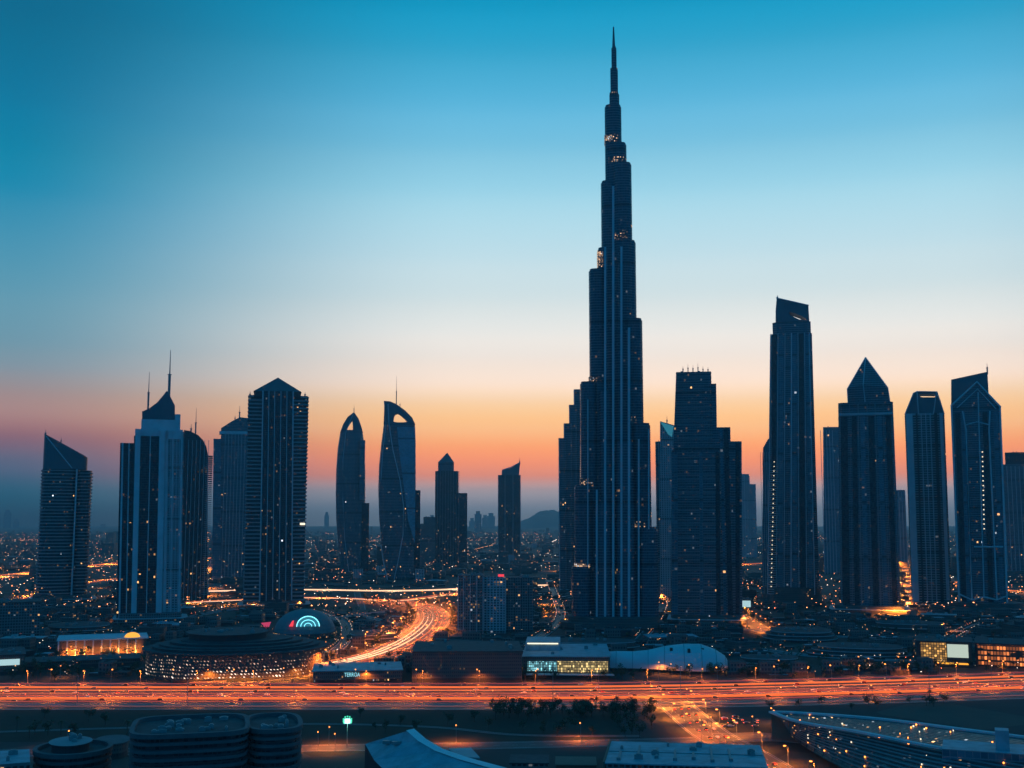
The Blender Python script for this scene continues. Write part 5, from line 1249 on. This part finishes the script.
for off in (-12, 12):
    for q, d in along(side(PARKRD, off), 44.0): place_lamp(LAMP_O, q, d, 'orange street lamp around the parking road', SOD, 42000 * PW)
for q, d in along(side(RADIAL_A, 18), 260.0): place_lamp(TALL, q, d, 'orange street lamp on the avenue between left towers', SOD, 900000 * PW, 22)
for q, d in along(side(RADIAL_B, 12), 220.0): place_lamp(TALL, q, d, 'orange street lamp on the avenue between right towers', SOD, 900000 * PW, 22)
for px, py, pw in ((70, 657, 26000), (85, 658, 26000), (100, 658, 30000), (115, 658, 30000), (130, 658, 30000), (142, 657, 26000)): place_lamp(LAMP_O, ground(px, py), Vector((1, 0, 0)), 'orange street lamp before the domed orange hall', SOD, pw * PW)
for px in range(150, 322, 19):
    u = (px - 234.5) / 90; py = 683 - 18 * (1 - math.sqrt(max(0, 1 - u * u))) * .9; place_lamp(LAMP_O, ground(px, py), Vector((1, 0, 0)), 'orange street lamp at the foot of the round mall', SOD, 42000 * PW)
for px, py in ((773, 724), (780, 735), (548, 604), (552, 612), (544, 616), (540, 605), (662, 600), (665, 580), (668, 612), (800, 588), (808, 602), (818, 596), (903, 606), (906, 596), (904, 584), (945, 606), (944, 590), (1012, 598), (90, 598), (100, 588), (110, 596), (20, 604), (8, 608), (200, 604), (226, 606), (238, 604), (276, 610), (254, 609), (335, 752), (318, 750), (240, 600), (220, 601), (545, 612), (551, 606), (538, 610), (640, 622), (748, 626), (700, 628), (660, 674), (672, 676), (690, 677), (60, 678), (326, 652), (318, 648), (389, 640), (437, 628), (437, 668), (506, 676), (520, 674), (566, 627), (280, 606), (292, 604), (268, 606), (300, 608), (230, 604), (210, 606), (945, 632), (800, 600), (790, 596), (870, 670), (860, 668), (900, 668), (780, 672), (740, 674), (1010, 605), (1020, 592), (880, 606), (935, 598), (152, 612), (100, 622), (130, 616)):
    place_lamp(LAMP_O, ground(px, py), Vector((1, .3, 0)).normalized(), 'orange street lamp among low buildings', SOD, (12000 if py > 667 else 60000) * PW)
for P in PROTO:
    for c in list(P.children): bpy.data.objects.remove(c, do_unlink=True)
    bpy.data.objects.remove(P, do_unlink=True)
for px, t_, h_, lb in ((77, 0.86, 24, 'thin unlit mast on highway verge below the white board store'), (187, 0.9, 30, 'thin unlit mast on highway verge before the round mall'), (553, 0.82, 32, 'thin unlit mast on highway verge before the shopping hall'), (681, 0.84, 30, 'thin unlit mast on highway verge by slip road'), (930, 0.97, 22, 'thin unlit mast on highway verge before the bright pavilion')):
    q = hw(px, t_); mb = MB(); mb.tube([(0, 0, 0), (0, 0, h_)], .32, 7, 0, .2); mb.tube([(0, 0, h_), (0, -2.2, h_ + .4)], .16, 6); mb.box(-.6, .6, -.6, .6, 0, .7)
    o = mb.obj('light_mast', M['steel'], None, q); tag(o, lb, 'mast')
# the green-white floodlight
s = Site(347, 748); mb = MB(); hz = s.z(723); mb.tube([(0, 0, 0), (0, 0, hz)], 0.28, 8, 0, 0.16); mb.box(-2.1, 2.1, -.05, .3, hz - .3, hz + 3.2)
fl = mb.obj('floodlight', M['steel'], None, s.o, s.rz); tag(fl, 'tall mast with dazzling green white floodlight above the lawn', 'floodlight')
hd = MB()
for x in (-1.0, 0.0, 1.0):
    for zz in (0.4, 1.5): hd.prism(superell(x - .46, x + .46, -.75, -.1, 10, 2.4), hz + zz - .05, hz + zz + .95, 0, 0, True)
hd.obj('lamp_head', M['lamp_g'], fl)
M['halo_g'] = glow('green_halo_glow', (0.03, 0.75, 0.42), 1.0)
hd = MB()
for x, zz in ((-2.6, 1.1), (2.6, 1.1), (-2.6, 2.3), (2.6, 2.3), (-1.5, 3.6), (0, 3.9), (1.5, 3.6), (-2.4, 0), (2.4, 0)): hd.prism(superell(x - .5, x + .5, -.7, -.1, 10, 2.4), hz + zz - .2, hz + zz + .8, 0, 0, True)
hd.obj('added_halo_head', M['halo_g'], fl)  # added green emitters standing in for the halo around the floodlight
l = bpy.data.lights.new('lamp_light', 'POINT'); l.energy = 2600; l.color = (0.30, 1.0, 0.72); l.shadow_soft_size = 1.0; q = bpy.data.objects.new('lamp_light', l); COL.objects.link(q); q.parent = fl; q.location = (0, -1.8, hz + .4)

# ------------------------------------------------------------------ distant lights, beyond counting
mb = MB()
def spark(x, y, z, r, m): mb.prism([(x - r, y - r * .6), (x + r, y - r * .6), (x + r, y + r * .6), (x - r, y + r * .6)], z - r * .5, z + r * .5, m, m, True)
rng = random.Random(5); n = 0
while n < 4600:
    y = 1900 + 11500 * rng.random() ** 1.5; px = rng.uniform(-120, 1144); x = (px - CX) * y / F
    cl = math.sin(x * .0031 + 2) * math.sin(y * .0017) + math.sin(x * .0011 + y * .0007)
    if rng.random() > 0.25 + 0.4 * cl: n += 0.2; continue
    spark(x, y, rng.uniform(6, 16), (0.32 + y * 0.00008) * rng.uniform(.5, 1.4), rng.choice((0, 0, 0, 0, 1, 2))); n += 1
for k in range(90):                                   # far streets drawn by their lamps
    y0 = rng.uniform(2600, 9500); x0 = (rng.uniform(-60, 1084) - CX) * y0 / F; a = rng.choice((0.05, 0.1, -0.15, 1.5, 0.7)); L = rng.uniform(500, 1800)
    for i in range(int(L / 55)):
        x, y = x0 + math.cos(a) * i * 55, y0 + math.sin(a) * i * 55; spark(x, y, 11, 0.4 + y * .00008, 0 if k % 4 else 1)
M['sp_o'] = glow('far_sodium_light', (1.0, 0.34, 0.12), 9.0); M['sp_w'] = glow('far_white_light', (1.0, 0.80, 0.62), 7.0); M['sp_r'] = glow('far_red_light', (1.0, 0.20, 0.08), 9.0)
tag(mb.obj('distant_city_lights', [M['sp_o'], M['sp_w'], M['sp_r']]), kind='stuff')
mb = MB(); n = 0
for ln in STREETS:
    for sd_ in (-7, 7):
        for q, d in along(side(ln, sd_), 17.0, rng.uniform(2, 15)):
            if rng.random() < .75: spark(q.x, q.y, 4.5, rng.uniform(.12, .26), rng.choice((0, 0, 1, 1, 2)))
while n < 700:                                        # small lights between the nearer roofs
    px = rng.uniform(-20, 1044); py = rng.uniform(588, 678); q = ground(px, py); spark(q.x, q.y, rng.uniform(3, 9), rng.uniform(.12, .3), rng.choice((0, 0, 0, 1, 1, 2))); n += 1
tag(mb.obj('small_city_lights', [M['sp_o'], M['sp_w'], M['sp_r']]), kind='stuff')

# ------------------------------------------------------------------ cars
def car_mesh(paint, van=False):
    mb = MB(); hgt = 1.45 if not van else 2.1
    prof = [(-2.25, .35), (2.25, .35), (2.3, .62), (2.2, .82), (1.25, .95), (.55, hgt), (-1.2, hgt), (-2.0, .98), (-2.28, .9)] if not van else [(-2.4, .35), (2.4, .35), (2.45, .8), (2.3, 1.05), (1.8, 1.2), (1.3, 2.0), (-2.3, 2.05), (-2.42, 1.0)]
    mb.extr(prof, -.88, .88, 0)
    for x in (-1.4, 1.4):
        for y in (-.8, .8): mb.tube([(x, y - .13, .33), (x, y + .13, .33)], .33, 10, 1)
    return mb.mesh('car', [paint, M['tyre']])
M['tyre'] = plain('tyre_rubber', (.02, .02, .02), .9, .1, 1.0)
PAINTS = [plain('white_car_paint', (.7, .7, .7), .3, .03, 1.0), plain('grey_car_paint', (.18, .18, .19), .3, .05, 1.0), plain('black_car_paint', (.02, .02, .022), .25, .05, 1.0), plain('silver_car_paint', (.45, .46, .47), .3, .05, 1.0), plain('red_car_paint', (.35, .03, .02), .3, .05, 1.0)]
CARS = [car_mesh(p_, i == 3) for i, p_ in enumerate(PAINTS)]
def quadlight(x, y, mat):
    mb = MB(); mb.box(x - .05, x + .05, y - .3, y + .3, .6, .84); return mb.mesh('light', [M[mat]])
HLm = [quadlight(2.3, -.55, 'head'), quadlight(2.3, .55, 'head')]; TLm = [quadlight(-2.31, -.55, 'tail'), quadlight(-2.31, .55, 'tail')]
CN = ['white', 'grey', 'black', 'silver', 'red']
ncar = 0
def put_car(q, ang, where, z=0.05):
    global ncar
    k = rng.choice((0, 1, 1, 2, 2, 4)); c = bpy.data.objects.new('car', CARS[k]); COL.objects.link(c); c.location = (q.x, q.y, z); c.rotation_euler = (0, 0, ang)
    tag(c, f'{CN[k]} car with lit lamps {where}', 'car', 'cars on the roads')
    for me, nm in ((HLm[0], 'headlight'), (HLm[1], 'headlight'), (TLm[0], 'tail_light'), (TLm[1], 'tail_light')):
        h_ = bpy.data.objects.new(nm, me); COL.objects.link(h_); h_.parent = c
    ncar += 1
for i, t in enumerate(LANES_A + LANES_B + [0.875, 0.93]):
    step = 58 if t < .8 else 130
    for q, d in along([hw(px, t) for px in range(-40, 1080, 20)], step, rng.uniform(2, step)):
        qq = q + d * rng.uniform(-12, 12); a = math.atan2(d.y, d.x) + (0 if t > 0.5 else math.pi)
        if ncar < 170: put_car(qq, a, 'on the highway far lanes' if t < .5 else ('on the highway near lanes' if t < .8 else 'on the grey service road'))
for off, fl, wh in ((5, 0, 'inner'), (12, 0, 'inner'), (-5, 1, 'outer'), (-11, 1, 'outer'), (-18, 1, 'outer')):
    for q, d in along(side(CURVE, off), 62, rng.uniform(3, 40)): put_car(q, math.atan2(d.y, d.x) + (0 if fl else math.pi), f'on {wh} lanes of the curved road')
for off in (-6, 0, 6):
    for q, d in along(side(SLIP, off)[8:], 30, rng.uniform(3, 20)): put_car(q, math.atan2(d.y, d.x) + math.pi, 'on the orange slip road', 0.09)
for i in range(14):
    put_car(ground(rng.uniform(722, 758), rng.uniform(717, 728)), rng.choice((.2, 1.7)), 'parked beside the slip road')

# ------------------------------------------------------------------ trees
def make_tree(seed, h=9.0, r=4.0, leaves=260):
    rr = random.Random(seed); root = bpy.data.objects.new('tree', None); COL.objects.link(root)
    tr = MB(); tr.tube([(0, 0, 0), (rr.uniform(-.2, .2), 0, h * .3), (rr.uniform(-.4, .4), rr.uniform(-.3, .3), h * .62)], .28, 7, 0, .12)
    cl = []
    for k in range(7):
        a = rr.uniform(0, 6.28); d = rr.uniform(.25, .8) * r; z = h * rr.uniform(.5, .92); cl.append((math.cos(a) * d, math.sin(a) * d, z, rr.uniform(.3, .55) * r)); tr.tube([(0, 0, h * .38), (math.cos(a) * d * .8, math.sin(a) * d * .8, z * .95)], .1, 5, 0, .04)
    cr = MB()
    for k in range(leaves):
        c = rr.choice(cl); v = Vector((rr.gauss(0, 1), rr.gauss(0, 1), rr.gauss(0, .8))).normalized() * c[3] * rr.uniform(.5, 1.1); p_ = Vector(c[:3]) + v
        a = Vector((rr.gauss(0, 1), rr.gauss(0, 1), rr.gauss(0, .6))).normalized() * rr.uniform(.3, .6); b = a.cross(Vector((rr.gauss(0, 1), rr.gauss(0, 1), 1))).normalized() * rr.uniform(.25, .5)
        cr.face([p_ - a, p_ + b, p_ + a, p_ - b])
    tr.obj('trunk', M['bark'], root); cr.obj('crown', M['leaf'], root); return root
def make_palm(seed, h=10.0):
    rr = random.Random(seed); root = bpy.data.objects.new('palm_tree', None); COL.objects.link(root)
    tr = MB(); tr.tube([(0, 0, 0), (.15, 0, h * .5), (.5, .1, h)], .26, 7, 0, .17); tr.obj('trunk', M['bark'], root); cr = MB()
    for k in range(22):
        a = 6.283 * k / 22 + rr.uniform(-.1, .1); up = rr.uniform(-.2, .9); L = rr.uniform(2.6, 3.6); pts = [Vector((.5 + math.cos(a) * L * u, .1 + math.sin(a) * L * u, h + up * L * u - 1.9 * u * u * (1.2 - .3 * up))) for u in (0, .3, .6, .85, 1)]; w = Vector((-math.sin(a), math.cos(a), 0))
        for i in range(4): cr.face([pts[i] - w * (.12 + .3 * (i < 3)), pts[i + 1] - w * (.3 if i < 2 else .08), pts[i + 1] + w * (.3 if i < 2 else .08) + Vector((0, 0, .12)), pts[i] + w * (.12 + .3 * (i < 3))])
    cr.obj('crown', M['leaf'], root); return root
TP = [make_tree(1), make_tree(2, 7.5, 3.4), make_tree(3, 10.5, 4.6, 320), make_palm(4), make_palm(5, 8)]
TLAB = ['bushy dark tree', 'small bushy dark tree', 'large bushy dark tree', 'tall palm tree', 'short palm tree']
nt_ = 0
def put_tree(q, where, pal=.2, sc=1.0):
    global nt_
    k = rng.choice((3, 4)) if rng.random() < pal else rng.choice((0, 1, 2)); o = dup(TP[k], (q.x, q.y, 0), rng.uniform(0, 6.28), f'{TLAB[k]} {where}', 'trees of the city'); z = sc * rng.uniform(.8, 1.3); o.scale = (z, z, z * rng.uniform(.85, 1.15)); tag(o, None, 'tree'); nt_ += 1
for i in range(56): put_tree(hw(rng.uniform(640, 1010), rng.uniform(-.30, -.06)), 'beyond the highway at right', .25)
for i in range(40): put_tree(hw(rng.uniform(0, 140), rng.uniform(-.45, -.06)), 'beyond the highway at left', .3)
for i in range(26): put_tree(hw(rng.uniform(400, 640), rng.uniform(-.12, -.05)), 'before the shops on the far verge', .3)
for i in range(54): put_tree(hw(rng.uniform(495, 655), rng.uniform(1.06, 1.42)), 'on the lawn edge below the highway', .1, 1.1)
for i in range(28): put_tree(ground(rng.uniform(360, 680), rng.uniform(716, 738)), 'on the dark lawn', .1, .9)
for i in range(10): put_tree(ground(rng.uniform(0, 130), rng.uniform(718, 740)), 'behind the round pavilion', .2)
for i in range(16): put_tree(ground(rng.uniform(55, 145), rng.uniform(656.5, 661)), 'before the orange lit hall', .5)
for q, d in along(side(CURVE, 33), 22, 5):
    if rng.random() < .7: put_tree(q + Vector((rng.uniform(-5, 5), rng.uniform(-5, 5), 0)), 'inside the curved road', .2)
for q, d in along(side(CURVE, -33), 22, 5):
    if rng.random() < .6: put_tree(q + Vector((rng.uniform(-5, 5), rng.uniform(-5, 5), 0)), 'outside the curved road', .2)
for i in range(10): put_tree(ground(rng.uniform(535, 556), rng.uniform(606, 618)), 'in the lit garden left of the tallest tower', .3)
for i in range(12): put_tree(hw(rng.uniform(760, 1010), rng.uniform(1.06, 1.2)), 'below the highway at right', .1, .8)
for P in TP:
    for c in list(P.children): bpy.data.objects.remove(c, do_unlink=True)
    bpy.data.objects.remove(P, do_unlink=True)
HOME = {'crown_rib': 'crown', 'roof_unit': 'roof', 'neon_arch': 'arch_window', 'upper_cladding': 'upper_stage', 'bay_cladding': 'side_bay', 'shop_window': 'wall', 'sign_lettering': 'wall', 'screen': 'wall', 'sign_board': 'wall', 'roof_lamp': 'roof_block',
        'mullion': 'tower_body', 'cladding': 'tower_body', 'neon_sign': 'dome', 'added_halo_head': 'lamp_head', 'terrace_roof': 'terrace_wall', 'light_band': 'wall', 'deck_front': 'wall', 'rib': 'tower_body', 'frame_rib': 'tower_body', 'pilaster': 'tower_body', 'lit_stair_window': 'tower_body', 'balcony_lamp': 'balcony_cladding', 'glass_face': 'tower_body', 'glass_strip': 'tower_body'}
for o in list(bpy.data.objects):
    if o.parent is None and o.get('category') and o.type == 'EMPTY':
        kids = list(o.children); by = {}
        for c in kids: by.setdefault(c.name.split('.')[0], c)
        for c in kids:
            h = by.get(HOME.get(c.name.split('.')[0], ''))
            if h is not None and c.type == 'MESH' and h is not c: c.parent = h
print('lamps', nl, 'cars', ncar, 'trees', nt_, 'low', nb)
